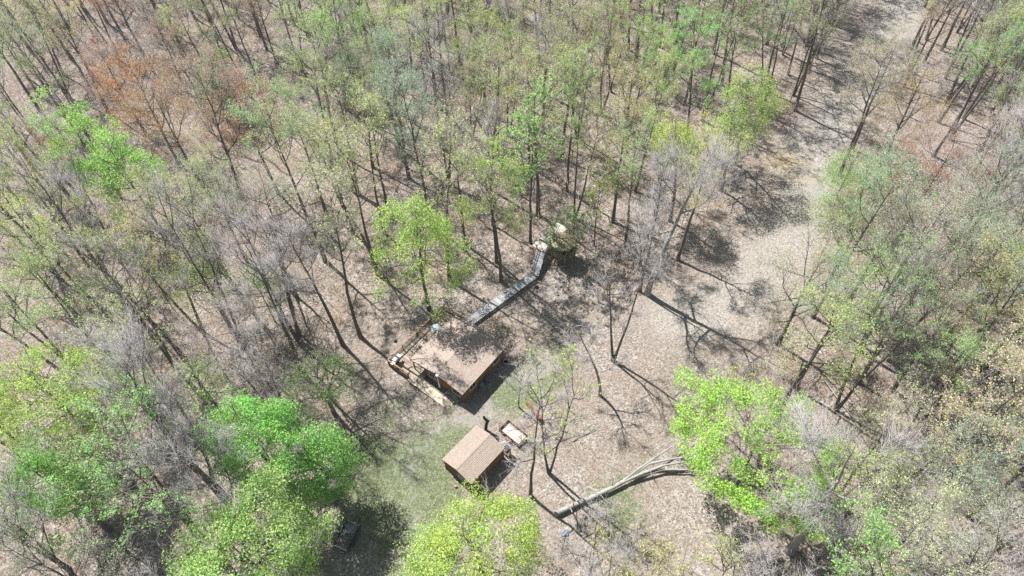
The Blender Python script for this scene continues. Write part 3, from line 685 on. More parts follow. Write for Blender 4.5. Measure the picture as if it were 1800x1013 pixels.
# --- leaf litter and grass in the clearing, real blades
def litter():
    g = np.random.default_rng(3); N = 110000
    x = g.uniform(-48, 70, N * 2); y = g.uniform(18, 130, N * 2); P = np.stack([x, y], 1)
    near = inside(P, CLEAR); k = near | (g.uniform(size=len(P)) < .35) & (y < 90)
    P = P[k][:N]; z = gz(P) + g.uniform(.015, .06, len(P))
    loc = np.stack([P[:, 0] + 7.11, P[:, 1] - 46.36], 1); a = math.radians(50.5); lx = loc @ [math.cos(a), math.sin(a)]; ly = loc @ [math.sin(a), -math.cos(a)]
    m = ~((np.abs(lx) < 5.6) & (ly > -7.4) & (ly < 4.1)); P = P[m]; z = z[m]
    V, Q = leaf_quads(np.stack([P[:, 0], P[:, 1], z], 1), .115, 3.5)
    mats = [simple('dry leaf pale', (.46, .41, .36), (.34, .29, .25), 3), simple('dry leaf brown', (.27, .20, .155), (.17, .12, .09), 3), simple('dry leaf buff', (.38, .31, .26), (.27, .21, .17), 3)]
    me = np_mesh('fallen_leaves', V, [Q], mats, g.integers(0, 3, len(Q)))
    tag(link('leaves', me), 'dry curled beech and maple leaves strewn over the clearing', 'fallen leaves', kind='stuff')
    N = 400000; P = np.stack([g.uniform(-48, 60, N), g.uniform(18, 110, N)], 1)
    _, dr, tr, gr, _, _ = ground_masks(P); k = g.uniform(size=N) < np.clip(gr - .3, 0, 1) * .5 * (1 - dr * .6); P = P[k][:42000]
    loc = np.stack([P[:, 0] + 7.11, P[:, 1] - 46.36], 1); lx = loc @ [math.cos(a), math.sin(a)]; ly = loc @ [math.sin(a), -math.cos(a)]
    m = ~((np.abs(lx) < 5.9) & (ly > -7.4) & (ly < 4.1)); P = P[m]
    W = Wood(); z = gz(P); b = np.stack([P[:, 0], P[:, 1], z - .02], 1)
    W.spikes(b, nrm(g.normal(0, .5, (len(P), 3)) + UP), g.uniform(.08, .26, len(P)), np.full(len(P), .028))
    gm = simple('grass blades', (.20, .30, .09), (.10, .17, .05), 2, .7)
    tag(link('grass', W.mesh('grass', gm)), 'thin green grass coming up round the buildings and drive', 'grass', kind='stuff')
litter()

# ------------------------------------------------------------------ building materials
SHINGLE = simple('brown shingles', (.39, .315, .265), (.28, .22, .185), 3.5, .9)
SHINGLE2 = simple('tan shingles', (.35, .285, .235), (.26, .205, .17), 3.5, .9)
SIDING = simple('stained boards', (.31, .17, .085), (.19, .095, .045), 2.2, .7, bump=.3, stretch=(6, 6, .6))
TRIM = simple('stained trim', (.20, .10, .05), (.12, .06, .03), 3, .7)
WINF = simple('off white frame', (.62, .60, .56), (.5, .48, .45), 5, .6)
DECK = simple('weathered deck wood', (.40, .33, .26), (.27, .22, .17), 1.6, .85, stretch=(1, 1, 1))
RAIL = simple('brown railing wood', (.19, .105, .065), (.11, .06, .04), 3, .8)
RAILT = simple('brown top rail', (.33, .21, .14), (.24, .15, .10), 3, .8)
NEWW = simple('fresh pale lumber', (.54, .48, .38), (.42, .37, .28), 1.5, .8)
GREYW = [simple('grey board %d' % i, c, tuple(x * .62 for x in c), 1.9, .9) for i, c in enumerate([(.46, .46, .46), (.38, .385, .395), (.31, .315, .33)])]
CREAM = simple('cream board', (.60, .55, .47), (.42, .38, .32), 2, .85)
METAL = simple('galvanised metal', (.62, .62, .63), (.45, .45, .47), 4, .35, .8)
WHITE = simple('white enamel', (.80, .80, .79), (.66, .66, .66), 3, .45)
BLACK = simple('black painted steel', (.03, .03, .034), (.015, .015, .017), 6, .5)
RUSTM = simple('rusty steel', (.27, .13, .085), (.14, .065, .045), 3.5, .85, bump=.3)
BLUEP = simple('blue grey plastic', (.20, .25, .31), (.12, .15, .19), 4, .5)
TARPM = simple('faded blue tarp', (.13, .16, .21), (.24, .26, .29), 5, .6)
LOGW = simple('cut firewood', (.42, .27, .15), (.22, .12, .07), 7, .9)
m_, nt_, b_ = new_mat('dark glass'); b_.inputs['Base Color'].default_value = (.025, .03, .035, 1); b_.inputs['Roughness'].default_value = .08; GLASS = m_
m_, nt_, b_ = new_mat('table glass'); b_.inputs['Base Color'].default_value = (.50, .60, .62, 1); b_.inputs['Roughness'].default_value = .12; b_.inputs['Alpha'].default_value = .55; TGLASS = m_
def pieces(parent, name, specs, mat):
    """alike pieces as one part each, sharing one unit box mesh"""
    me = MB().box((0, 0, 0), (1, 1, 1)).build(name, mat if not isinstance(mat, list) else mat[0], parent); base = me.data
    bases = [base]
    if isinstance(mat, list):
        for m in mat[1:]:
            c = base.copy(); c.materials.clear(); c.materials.append(m); bases.append(c)
    for i, (c, d, rot) in enumerate(specs):
        o = me if i == 0 else link(name, base, parent)
        if len(bases) > 1: o.data = bases[random.randrange(len(bases))]
        o.location = c; o.scale = d; o.rotation_euler = rot
def gable_roof(root, hx, hy, ze, zr, th, mat, course=.2, tab=.34):
    """deck, shingle courses, ridge cap and fascia of a gable roof, ridge along x"""
    sl = math.hypot(hy, zr - ze); al = math.atan2(zr - ze, hy)
    rf = MB()
    P = [(-hx, -hy, ze), (hx, -hy, ze), (hx, 0, zr), (-hx, 0, zr), (hx, hy, ze), (-hx, hy, ze)]
    Q = [(x, y, z - th) for x, y, z in P]
    rf.add(P + Q, [(0, 1, 2, 3), (3, 2, 4, 5), (7, 6, 9, 8), (8, 9, 11, 10), (0, 6, 7, 1), (4, 10, 11, 5), (0, 3, 9, 6), (3, 5, 11, 9), (1, 7, 8, 2), (2, 8, 10, 4)])
    roof = rf.build('roof', TRIM, root)
    g = random.Random(4); sh = MB(); n = int(sl / course)
    for sgn in (-1, 1):
        for i in range(n + 1):
            s0 = i * sl / (n + 1); s1 = s0 + sl / (n + 1) * 1.18
            s1 = min(s1, sl)
            x = -hx - .02 - (tab / 2 if i % 2 else 0)
            while x < hx:
                xa, xb = max(x + .006, -hx - .02), min(x + tab - .006, hx + .02); x += tab
                if xb - xa < .03: continue
                lift = .026 + g.uniform(0, .012)
                def pt(xx, s, k): return (xx, sgn * (hy + .02 - s * math.cos(al)), ze + s * math.sin(al) + k)
                sh.add([pt(xa, s0, .004), pt(xb, s0, .004), pt(xb, s0, lift), pt(xa, s0, lift), pt(xb, s1, .010), pt(xa, s1, .010)],
                       [(0, 1, 2, 3), (3, 2, 4, 5)] if sgn < 0 else [(3, 2, 1, 0), (5, 4, 2, 3)])
    o = sh.build('shingles', mat, roof); o['kind'] = 'stuff'
    rc = MB()
    x = -hx
    while x < hx:
        for sgn in (-1, 1): rc.bar((x, sgn * .075, zr + .022), (min(x + .30, hx), sgn * .075, zr + .03), .16, .016, (0, sgn * math.sin(al), math.cos(al)))
        x += .31
    o = rc.build('ridge_cap', mat, roof)
    fa = MB()
    for sx in (-1, 1):
        for sy in (-1, 1): fa.bar((sx * (hx + .012), sy * (hy + .01), ze - .085), (sx * (hx + .012), 0, zr - .085), .03, .17)
    for sy in (-1, 1): fa.bar((-hx - .03, sy * (hy + .028), ze - .08), (hx + .03, sy * (hy + .028), ze - .08), .03, .15)
    fa.build('fascia', TRIM, roof)
    return roof
def wall_shell(root, x0, x1, y0, y1, z0, ztop, mat):
    """four walls with a pentagon gable, ztop(y) the underside of the roof"""
    w = MB()
    ys = [y0, 0, y1] if y0 < 0 < y1 else [y0, y1]
    for x in (x0, x1):
        t = .1 if x == x0 else -.1
        poly = [(y0, z0), (y1, z0)] + [(y, ztop(y)) for y in reversed(ys)]; n = len(poly)
        vs = [(x, a, b) for a, b in poly] + [(x + t, a, b) for a, b in poly]
        w.add(vs, [tuple(range(n)), tuple(range(2 * n - 1, n - 1, -1))] + [(i, i + n, (i + 1) % n + n, (i + 1) % n) for i in range(n)])
    for y, s in ((y0, 1), (y1, -1)):
        w.box(((x0 + x1) / 2, y + s * .05, (z0 + ztop(y)) / 2), (x1 - x0 - .21, .1, ztop(y) - z0))
    return w.build('wall', mat, root)
def batten(root, x0, x1, y0, y1, z0, ztop, mat, step=.24, name='siding_board', skip=()):
    b = []
    n = int((x1 - x0) / step)
    for i in range(n + 1):
        x = x0 + .04 + i * (x1 - x0 - .08) / n
        for y, s in ((y0, -1), (y1, 1)):
            h = ztop(y) - z0 - .02; b.append(((x, y + s * .018, z0 + h / 2), (step * .8, .035, h), (0, 0, 0)))
    n = int((y1 - y0) / step)
    for i in range(n + 1):
        y = y0 + .04 + i * (y1 - y0 - .08) / n
        for x, s in ((x0, -1), (x1, 1)):
            h = ztop(y) - z0 - .06; b.append(((x + s * .018, y, z0 + h / 2), (.035, step * .8, h), (0, 0, 0)))
    pieces(root, name, b, mat)
def window(root, c, w, h, axis, sgn, nx_=2, ny_=1):
    """window on the face whose outward normal is sgn*axis"""
    f = MB(); t = .07
    def B(m, du, dz, su, sz, depth, off):
        cc = (c[0] + du, c[1] + sgn * off, c[2] + dz) if axis == 'y' else (c[0] + sgn * off, c[1] + du, c[2] + dz)
        m.box(cc, (su, depth, sz) if axis == 'y' else (depth, su, sz))
    for du in (-w / 2, w / 2): B(f, du, 0, t, h + t, .07, .06)
    for dz in (-h / 2, h / 2): B(f, 0, dz, w - t - .004, t, .07, .06)
    for i in range(1, nx_): B(f, -w / 2 + w * i / nx_, 0, .035, h - t - .004, .04, .055)
    for i in range(1, ny_): B(f, 0, -h / 2 + h * i / ny_, w - t - .004, .03, .036, .05)
    fr = f.build('window', WINF, root); g_ = MB(); B(g_, 0, 0, w - .03, h - .03, .02, .045); g_.build('pane', GLASS, fr)
    s_ = MB(); B(s_, 0, -h / 2 - .06, w + .16, .04, .12, .075); s_.build('sill', WINF, fr)

# ------------------------------------------------------------------ cabin
AZ = math.radians(50.5); GZ = -.13
cabin = thing('cabin', 'brown wooden cabin with a low shingle roof and a porch', 'cabin', (-7.11, 46.36, 0), AZ)
zt = lambda y: 3.40 - abs(y) * .75 / 4.25 - .17
gable_roof(cabin, 4.25, 4.25, 2.7, 3.45, .10, SHINGLE)
CX0, CX1, CY0, CY1 = -3.85, 3.85, -3.9, 2.2
wall_shell(cabin, CX0, CX1, CY0, CY1, GZ, zt, SIDING)
batten(cabin, CX0, CX1, CY0, CY1, GZ + .25, zt, [SIDING, simple('darker stained boards', (.27, .13, .06), (.16, .07, .035), 2.2, .7, bump=.3, stretch=(6, 6, .6))], .26)
cb = MB()
for x in (CX0 - .03, CX1 + .03):
    for y in (CY0 - .03, CY1 + .03): cb.box((x, y, (GZ + zt(y)) / 2), (.12, .12, zt(y) - GZ - .02))
cb.build('corner_board', TRIM, cabin)
window(cabin, (-2.1, CY0, 1.55), 1.1, .95, 'y', -1); window(cabin, (2.5, CY0, 1.55), 1.1, .95, 'y', -1)
window(cabin, (CX0, 1.05, 1.6), .95, 1.0, 'x', -1); window(cabin, (CX0, -2.85, 1.5), 1.2, 1.0, 'x', -1)
window(cabin, (CX1, -2, 1.6), 1.0, 1.0, 'x', 1); window(cabin, (-2.3, CY1, 1.6), 1.1, 1.0, 'y', 1)
dr = MB(); dr.box((.6, CY1 + .06, 1.48), (.92, .05, 2.0)); dr_o = dr.build('door', TRIM, cabin); MB().tube([(.25, CY1 + .1, 1.45), (.25, CY1 + .16, 1.45)], .03).build('handle', METAL, dr_o)
for x in (-4.02, -.1, 4.02):
    p = MB().box((x, 4.0, (.5 + 2.62) / 2), (.13, .13, 2.1)); p.build('porch_post', RAIL, cabin)
MB().box((0, 4.0, 2.58 - .02), (8.0, .10, .14)).build('porch_beam', TRIM, cabin)
ch = MB(); ch.tube([(-3.8, -.6, 1.25), (-4.42, -.6, 1.3)], .09, 10); ch.tube([(-4.42, -.6, 1.22), (-4.42, -.6, 3.75)], .105, 12)
cho = ch.build('stovepipe', METAL, cabin, smooth=False)
MB().tube([(-4.42, -.6, 3.76), (-4.42, -.6, 3.86), (-4.42, -.6, 3.93)], [.19, .19, .03], 12).build('rain_cap', WHITE, cho)
an = MB(); ap = Vector((-4.0, 1.3, 2.95))
an.tube([ap, ap + Vector((0, 0, .55))], .022, 6); an.tube([ap + Vector((-.1, -.55, .45)), ap + Vector((.1, .55, .5))], .018, 6)
for t in (-.5, -.25, 0, .25, .5): an.tube([ap + Vector((-.28, t, .47)), ap + Vector((.28, t + .1, .47))], .014, 5)
an.tube([ap + Vector((-.1, .15, .05)), ap + Vector((.05, -.35, .45))], .015, 5)
an.build('aerial', WHITE, cabin)
rv = MB(); rv.tube([(.9, -1.7, 3.1), (.9, -1.7, 3.34)], .06, 10); rv.build('roof_vent', SHINGLE2, cabin)

# ------------------------------------------------------------------ deck with railing
deck = thing('wooden_deck', 'long brown deck with a baluster railing along the back of the cabin', 'deck', (-7.11, 46.36, 0), AZ)
DX0, DX1, DY0, DY1, DZ = -5.5, 5.4, 2.26, 7.3, .5
n = int((DX1 - DX0) / .15)
pieces(deck, 'plank', [((DX0 + .075 + i * (DX1 - DX0) / n, (DY0 + DY1) / 2 + random.uniform(-.012, .012), DZ - .018), ((DX1 - DX0) / n - .022, DY1 - DY0, .036), (0, 0, 0)) for i in range(n)
                      if not (DX0 + .075 + i * (DX1 - DX0) / n < CX0 - .3 and False)], [DECK, simple('deck wood light', (.48, .41, .33), (.34, .28, .22), 1.8, .85), simple('deck wood dark', (.32, .25, .19), (.2, .155, .12), 1.8, .85)])
fr = MB()
for y in (DY0 + .05, (DY0 + DY1) / 2, DY1 - .03): fr.box(((DX0 + DX1) / 2, y, DZ - .15), (DX1 - DX0, .05, .2))
for x in (DX0 + .03, DX1 - .03): fr.box((x, (DY0 + DY1) / 2, DZ - .15), (.05, DY1 - DY0 - .2, .196))
fr.build('deck_frame', RAIL, deck)
def rail_run(parent, a, b, z, posts, hgt=.98, gap=.13):
    a = Vector((*a, z)); b = Vector((*b, z)); d = b - a; L = d.length; dn = d / L
    for t in posts:
        p = a + dn * L * t; MB().box((p.x, p.y, z + hgt / 2 - .25), (.11, .11, hgt + .62), math.atan2(dn.y, dn.x)).build('post', RAIL, parent)
    MB().bar(a + Vector((0, 0, hgt)), b + Vector((0, 0, hgt)), .15, .04).build('top_rail', RAILT, parent)
    MB().bar(a + Vector((0, 0, .10)), b + Vector((0, 0, .10)), .045, .08).build('bottom_rail', RAIL, parent)
    bm = MB(); n = int(L / gap)
    for i in range(1, n):
        p = a + dn * L * i / n; bm.box((p.x, p.y, z + (hgt + .1) / 2), (.04, .04, hgt - .13), math.atan2(dn.y, dn.x))
    o = bm.build('balusters', RAIL, parent); o['kind'] = 'stuff'
rail_run(deck, (DX0 + .06, DY1 - .06), (DX1 - .06, DY1 - .06), DZ, (0, .25, .5, .75, 1))
rail_run(deck, (DX0 + .06, DY1 - .15), (DX0 + .06, 3.75), DZ, (1,))
rail_run(deck, (DX1 - .06, DY1 - .15), (DX1 - .06, 4.75), DZ, (1,))
ramp_ = thing('ramp', 'pale new-lumber ramp running down along the front wall of the cabin', 'ramp', (-7.11, 46.36, 0), AZ)
RA = Vector((-5.12, 3.7, .50)); RB = Vector((-5.12, -2.9, .0)); sl_ = math.atan2(RA.z - RB.z, RA.y - RB.y); n = 44
sp = []
for i in range(n):
    c = RA.lerp(RB, (i + .5) / n); stair = .05 if i in (4, 5, 9, 10, 14) else 0
    sp.append(((c.x + random.uniform(-.01, .01), c.y, c.z + stair * .5), (1.42, 6.6 / n - .014, .04), (sl_, 0, 0)))
pieces(ramp_, 'plank', sp, [NEWW, simple('fresh lumber white', (.66, .59, .46), (.54, .46, .34), 1.5, .8), simple('fresh lumber yellow', (.5, .43, .32), (.42, .35, .26), 1.5, .8)])
st = MB()
for dx in (-.68, .68): st.bar(RA + Vector((dx, 0, -.12)), RB + Vector((dx, 0, -.12)), .05, .18)
st.build('stringer', RAIL, ramp_)
def cab(x, y, z=0):
    c, s = math.cos(AZ), math.sin(AZ); return (-7.11 + x * c - y * s, 46.36 + x * s + y * c, z)
# grill
gr = thing('grill', 'silver-lidded barbecue grill at the corner of the deck railing', 'grill', cab(-4.75, 6.45, DZ), AZ + .15)
lid = MB(); lid.tube([(-.42, 0, .98), (-.42, 0, .98), (.42, 0, .98)], [.30, .30, .30], 12); lid.build('lid', WHITE, gr)
MB().box((0, 0, .80), (.86, .5, .26)).build('firebox', BLACK, gr)
for sx in (-1, 1): MB().box((sx * .64, 0, .90), (.36, .46, .035)).build('side_shelf', METAL, gr)
MB().box((0, 0, .36), (.8, .44, .06)).build('bottom_shelf', BLACK, gr)
for sx in (-1, 1):
    for sy in (-1, 1): MB().box((sx * .4, sy * .2, .34), (.045, .045, .68)).build('leg', BLACK, gr)
MB().tube([(-.3, -.34, .95), (.3, -.34, .95)], .018, 6).build('handle', METAL, gr)
# glass table
tb = thing('round_table', 'round glass patio table on the deck close to the railing', 'table', cab(2.0, 5.75, DZ), 0)
MB().tube([(0, 0, .70), (0, 0, .712)], .62, 28).build('tabletop', TGLASS, tb)
rim = MB(); ring = [(math.cos(t) * .635, math.sin(t) * .635, .706) for t in np.linspace(0, 2 * math.pi, 29)]; rim.tube(ring, .02, 6, False); rim.build('rim', WHITE, tb)
for k in range(4):
    t = k * math.pi / 2 + .4; MB().tube([(math.cos(t) * .15, math.sin(t) * .15, .36), (math.cos(t) * .55, math.sin(t) * .55, .68)], .02, 6).build('brace', WHITE, tb)
    MB().tube([(math.cos(t) * .15, math.sin(t) * .15, .36), (math.cos(t) * .45, math.sin(t) * .45, .0)], .02, 6).build('leg', WHITE, tb)
def chair(x, y, rz, label, mat):
    c = thing('patio_chair', label, 'chair', cab(x, y, DZ), AZ + rz)
    MB().box((0, 0, .43), (.48, .46, .04)).build('seat', mat, c)
    MB().box((0, .23, .70), (.46, .035, .5), 0, Matrix.Rotation(-.2, 3, 'X')).build('backrest', mat, c)
    for sx in (-1, 1):
        MB().tube([(sx * .23, -.22, 0), (sx * .25, -.2, .62), (sx * .24, .2, .64)], .016, 6).build('arm', BLACK, c)
        MB().tube([(sx * .22, .22, .0), (sx * .22, .2, .43)], .016, 6).build('leg', BLACK, c)
chair(-3.3, 3.1, .4, 'dark patio chair under the porch roof by the porch post', BLACK)
# tubs, cans, frame
def can(x, y, r, h, label, mat, name='trash_can', lid=True):
    c = thing(name, label, 'bin' if lid else 'tub', cab(x, y, GZ), 0)
    b = MB(); pr = [(0, r * .84), (.04, r * .84), (h * .94, r), (h * .95, r * 1.06), (h, r * 1.06)]
    if lid:
        b.tube([(0, 0, z) for z, _ in pr], [q for _, q in pr], 20); b.build('body', mat, c, smooth=False)
        MB().tube([(0, 0, h + .003), (0, 0, h + .04), (0, 0, h + .10)], [r * 1.1, r * 1.08, r * .3], 20).build('lid', mat, c)
        MB().tube([(-.1, 0, h + .07), (-.07, 0, h + .15), (.07, 0, h + .15), (.1, 0, h + .07)], .014, 6).build('handle', METAL, c)
    else:
        pts = [(0, 0, z) for z in (0, h, h, .05)]; b.tube(pts, [r * .86, r, r * .9, r * .78], 22, False); b.prism([(math.cos(t) * r * .8, math.sin(t) * r * .8) for t in np.linspace(0, 2 * math.pi, 22)[:-1]], .04, .06); b.build('body', mat, c)
    return c
can(-.85, -4.25, .29, .85, 'blue-grey lidded bin against the cabin wall, nearer the roof corner facing the shed', BLUEP)
can(.12, -4.3, .29, .85, 'dark blue-grey lidded bin beside the first, nearer the middle of the shaded cabin wall', simple('dark blue plastic', (.12, .15, .2), (.08, .1, .13), 4, .5))
can(3.75, -4.5, .33, .34, 'white round open tub at the far corner of the shaded cabin wall', WHITE, 'wash_tub', False)
fr_ = thing('metal_frame', 'curved white tubular frame leaning on the front wall between ramp and cabin', 'frame', cab(-4.12, -2.2, GZ), AZ)
for dx in (0, .22):
    MB().tube([(-.05 - dx, 1.0, .1), (-.1 - dx, .75, .75), (-.08 - dx, .2, 1.05), (-.05 - dx, -.6, 1.0), (0 - dx, -.95, .05)], .022, 6).build('tube', WHITE, fr_)

# ------------------------------------------------------------------ shed
AZ2 = math.radians(46.7)
shed = thing('shed', 'small brown board shed with a tan shingle roof', 'shed', (-5.25, 32.93, 0), AZ2)
zt2 = lambda y: 2.95 - abs(y) * .55 / 2.2 - .17
gable_roof(shed, 2.75, 2.2, 2.4, 2.95, .09, SHINGLE2)
wall_shell(shed, -2.55, 2.55, -2.02, 2.02, GZ, zt2, SIDING)
batten(shed, -2.55, 2.55, -2.02, 2.02, GZ + .02, zt2, [simple('shed boards', (.27, .14, .075), (.15, .075, .04), 2.5, .75, stretch=(6, 6, .6)), simple('shed boards weathered', (.22, .13, .08), (.12, .07, .045), 2.5, .75, stretch=(6, 6, .6))], .22)
cb = MB()
for x in (-2.6, 2.6):
    for y in (-2.07, 2.07): cb.box((x, y, (GZ + zt2(2.07)) / 2), (.11, .11, zt2(2.07) - GZ))
cb.build('corner_board', SIDING, shed)
window(shed, (-2.55, -.45, 1.2), .95, .8, 'x', -1, 3, 2)
def shd(x, y, z=0):
    c, s = math.cos(AZ2), math.sin(AZ2); return (-5.25 + x * c - y * s, 32.93 + x * s + y * c, z)
MB().box((2.61, .2, 1.0), (.05, .95, 1.95)).build('door', TRIM, shed)
br = thing('rain_barrel', 'dark round barrel on a timber stand at the back corner of the shed', 'barrel', shd(3.2, -2.05, GZ), AZ2)
bb = MB(); bb.tube([(0, 0, 1.15), (0, 0, 1.3), (0, 0, 1.55), (0, 0, 1.8), (0, 0, 1.95)], [.30, .35, .38, .35, .30], 20); bb.build('body', simple('dark barrel', (.07, .075, .085), (.035, .035, .04), 6, .6), br)
for z in (1.32, 1.78): MB().tube([(0, 0, z), (0, 0, z + .04)], .375, 20).build('hoop', METAL, br)
for sx in (-1, 1):
    for sy in (-1, 1): MB().box((sx * .27, sy * .27, .57), (.1, .1, 1.1)).build('leg', SIDING, br)
MB().box((0, 0, 1.125), (.72, .72, .04)).build('shelf', SIDING, br)
pf = thing('pole_rack', 'white and grey poles crossed against the back end of the shed', 'pole rack', shd(3.1, -.6, GZ), AZ2)
for a, b, m in (((-.2, .9, 0), (.1, -1.3, 3.0), WHITE), ((.5, -1.5, 0), (-.5, .3, 3.05), METAL), ((-.3, -1.0, 2.75), (.9, -1.5, 2.2), WHITE), ((.2, 1.0, 0), (.1, .9, 2.9), GREYW[1])):
    MB().tube([a, b], .032, 7).build('pole', m, pf)
bd = thing('board', 'long pale board lying on the grass beside the shed window wall', 'board', shd(-3.3, 1.1, GZ + .03), AZ2 - 1.25); MB().box((0, 0, .02), (2.5, .12, .04)).build('board', CREAM, bd)
wc = thing('stump', 'brown tree stump below the shed window', 'stump', shd(-3.45, -.2, GZ), 0); MB().tube([(0, 0, 0), (0, 0, .3)], [.2, .17], 12).build('stump', LOGW, wc)

# ------------------------------------------------------------------ boardwalk, stairs and landing
def walk_run(parent, a, b, w, mats, step=.15, th=.04, name='plank', drop=0):
    a = Vector(a); b = Vector(b); d = b - a; L = d.length; n = max(1, int(L / step)); az = math.atan2(d.y, d.x); pitch = -math.asin(d.z / L)
    pieces(parent, name, [(tuple(a + d * (i + .5) / n + Vector((0, 0, random.uniform(-.004, .004)))), (L / n - .016, w + random.uniform(-.05, .04), th), (0, pitch, az)) for i in range(n)], mats)
    s = Vector((-math.sin(az), math.cos(az), 0)); st = MB()
    for k in (-1, 1): st.bar(a + s * k * (w / 2 - .1) - Vector((0, 0, .12)), b + s * k * (w / 2 - .1) - Vector((0, 0, .12)), .05, .18)
    st.build('stringer', RAIL, parent)
    m = max(2, int(L / 2.4)); 
    for i in range(m + 1):
        p = a + d * (i / m)
        for k in (-1, 1):
            q = p + s * k * (w / 2 - .16)
            if p.z > .3: MB().box((q.x, q.y, (p.z - .2 + GZ - .1) / 2), (.1, .1, max(p.z - .1 - GZ, .1))).build('post', RAIL, parent)
bw = thing('boardwalk', 'grey weathered plank boardwalk from the cabin deck to the raised blind', 'boardwalk')
q0 = at(829, 564, .45); q1 = at(937.5, 484, .6); q2 = at(952, 438.5, 1.75); 
q0 = Vector((*cab(5.5, 3.25)[:2], .47))
walk_run(bw, q0, q1, 1.35, GREYW)
walk_run(bw, q1 + Vector((.12, -.05, .012)), q2, 1.3, GREYW)
rl = MB(); sv_ = (q2 - q1).normalized(); sp_ = Vector((-sv_.y, sv_.x, 0)).normalized() * .66
for t in (.25, .6, .98):
    p = q1.lerp(q2, t) + sp_; rl.box((p.x, p.y, p.z + .45), (.09, .09, 1.1))
rl.bar(q1.lerp(q2, .22) + sp_ + Vector((0, 0, .95)), q2 + sp_ + Vector((0, 0, .98)), .09, .05); rl.bar(q1.lerp(q2, .22) + sp_ + Vector((0, 0, .5)), q2 + sp_ + Vector((0, 0, .5)), .07, .04)
rl.build('handrail', RAIL, bw)
ld = thing('landing', 'cream-coloured plank landing between the boardwalk stairs and the camouflaged blind', 'platform')
e0 = at(948, 434, 1.8); e1 = at(983, 402, 1.8)
walk_run(ld, e0 + (e0 - e1).normalized() * .5, e1 + (e1 - e0).normalized() * .8, 1.9, [CREAM, simple('cream board pale', (.64, .60, .52), (.48, .44, .38), 2, .85)])
rr_ = MB(); dd = (e1 - e0).normalized(); ss = Vector((-dd.y, dd.x, 0)) * .93
for k in (0, .5, 1.0):
    p = e0.lerp(e1, k) + ss; rr_.box((p.x, p.y, p.z + .45), (.09, .09, 1.0))
rr_.bar(e0 + ss + Vector((0, 0, .95)), e1 + ss + Vector((0, 0, .95)), .09, .05)
rr_.build('handrail', DECK, ld)
# raised blind
CAMO, nt_, b_ = new_mat('camouflage cloth'); b_.inputs['Roughness'].default_value = .95
n1 = noise(nt_, 2.2, 4, .7); rp_ = ramp(nt_, n1.outputs[0], [(.36, (.085, .13, .05)), (.47, (.20, .18, .10)), (.55, (.29, .22, .14)), (.66, (.15, .20, .09))]); nt_.links.new(rp_.outputs[0], b_.inputs['Base Color'])
CAMOR, nt_, b_ = new_mat('camouflage roof'); b_.inputs['Roughness'].default_value = .95
n1 = noise(nt_, 2.8, 5, .75); rp_ = ramp(nt_, n1.outputs[0], [(.35, (.11, .15, .06)), (.48, (.22, .19, .11)), (.62, (.30, .25, .16))]); nt_.links.new(rp_.outputs[0], b_.inputs['Base Color'])
bc = at(990, 440, 1.8)
bl = thing('hunting_blind', 'eight-sided camouflage-covered blind raised on posts at the end of the boardwalk', 'blind', (bc.x, bc.y, 0), .3)
R8 = 1.72; oc = [(math.cos(k * math.pi / 4) * R8, math.sin(k * math.pi / 4) * R8) for k in range(8)]
MB().prism([(x * 1.03, y * 1.03) for x, y in oc], 1.62, 1.74).build('floor', DECK, bl)
for k in range(8):
    a, b = oc[k], oc[(k + 1) % 8]; m = MB(); A3 = Vector((*a, 0)); B3 = Vector((*b, 0)); mid = (A3 + B3) / 2; az = math.atan2(b[1] - a[1], b[0] - a[0]); L = (B3 - A3).length
    m.box((mid.x, mid.y, 2.2), (L - .02, .06, .9), az); m.box((mid.x, mid.y, 3.42), (L - .02, .06, .5), az)
    for s_ in (-1, 1): p = mid + (B3 - A3).normalized() * s_ * L * .37; m.box((p.x, p.y, 2.91), (L * .24, .06, .515), az)
    m.build('wall_panel', CAMO, bl)
    MB().box((a[0] * 1.02, a[1] * 1.02, (3.6 + GZ) / 2), (.11, .11, 3.6 - GZ)).build('post', RAIL, bl)
inn = MB(); inn.prism([(x * .9, y * .9) for x, y in oc], 1.76, 1.8); inn.build('floor_mat', BLACK, bl)
rf = MB(); top = [(x * 1.12, y * 1.12, 3.62) for x, y in oc] + [(x * .35, y * .35, 4.15) for x, y in oc] + [(x * 1.12, y * 1.12, 3.50) for x, y in oc]
rf.add(top, [(i, (i + 1) % 8, (i + 1) % 8 + 8, i + 8) for i in range(8)] + [tuple(range(8, 16))] + [((i + 1) % 8, i, i + 16, (i + 1) % 8 + 16) for i in range(8)] + [tuple(range(23, 15, -1))])
rfo = rf.build('roof', CAMOR, bl)
g_ = np.random.default_rng(8); N = 2600; th = g_.uniform(0, 6.28, N); rr = R8 * g_.uniform(.75, 1.18, N); zz = 3.62 - g_.uniform(0, 1, N) ** 1.5 * 1.8
zz = np.where(rr < R8 * .98, 3.75 - (rr / R8 - .6) * .4, zz); rr = np.where(rr < R8 * .98, rr, R8 * g_.uniform(1.0, 1.12, N))
V, Q = leaf_quads(np.stack([np.cos(th) * rr, np.sin(th) * rr, zz], 1), .17, .4)
nt = link('netting_leaves', np_mesh('netting_leaves', V, [Q], [leaf_mat('netting', (.13, .22, .08))]), rfo); nt['kind'] = 'stuff'

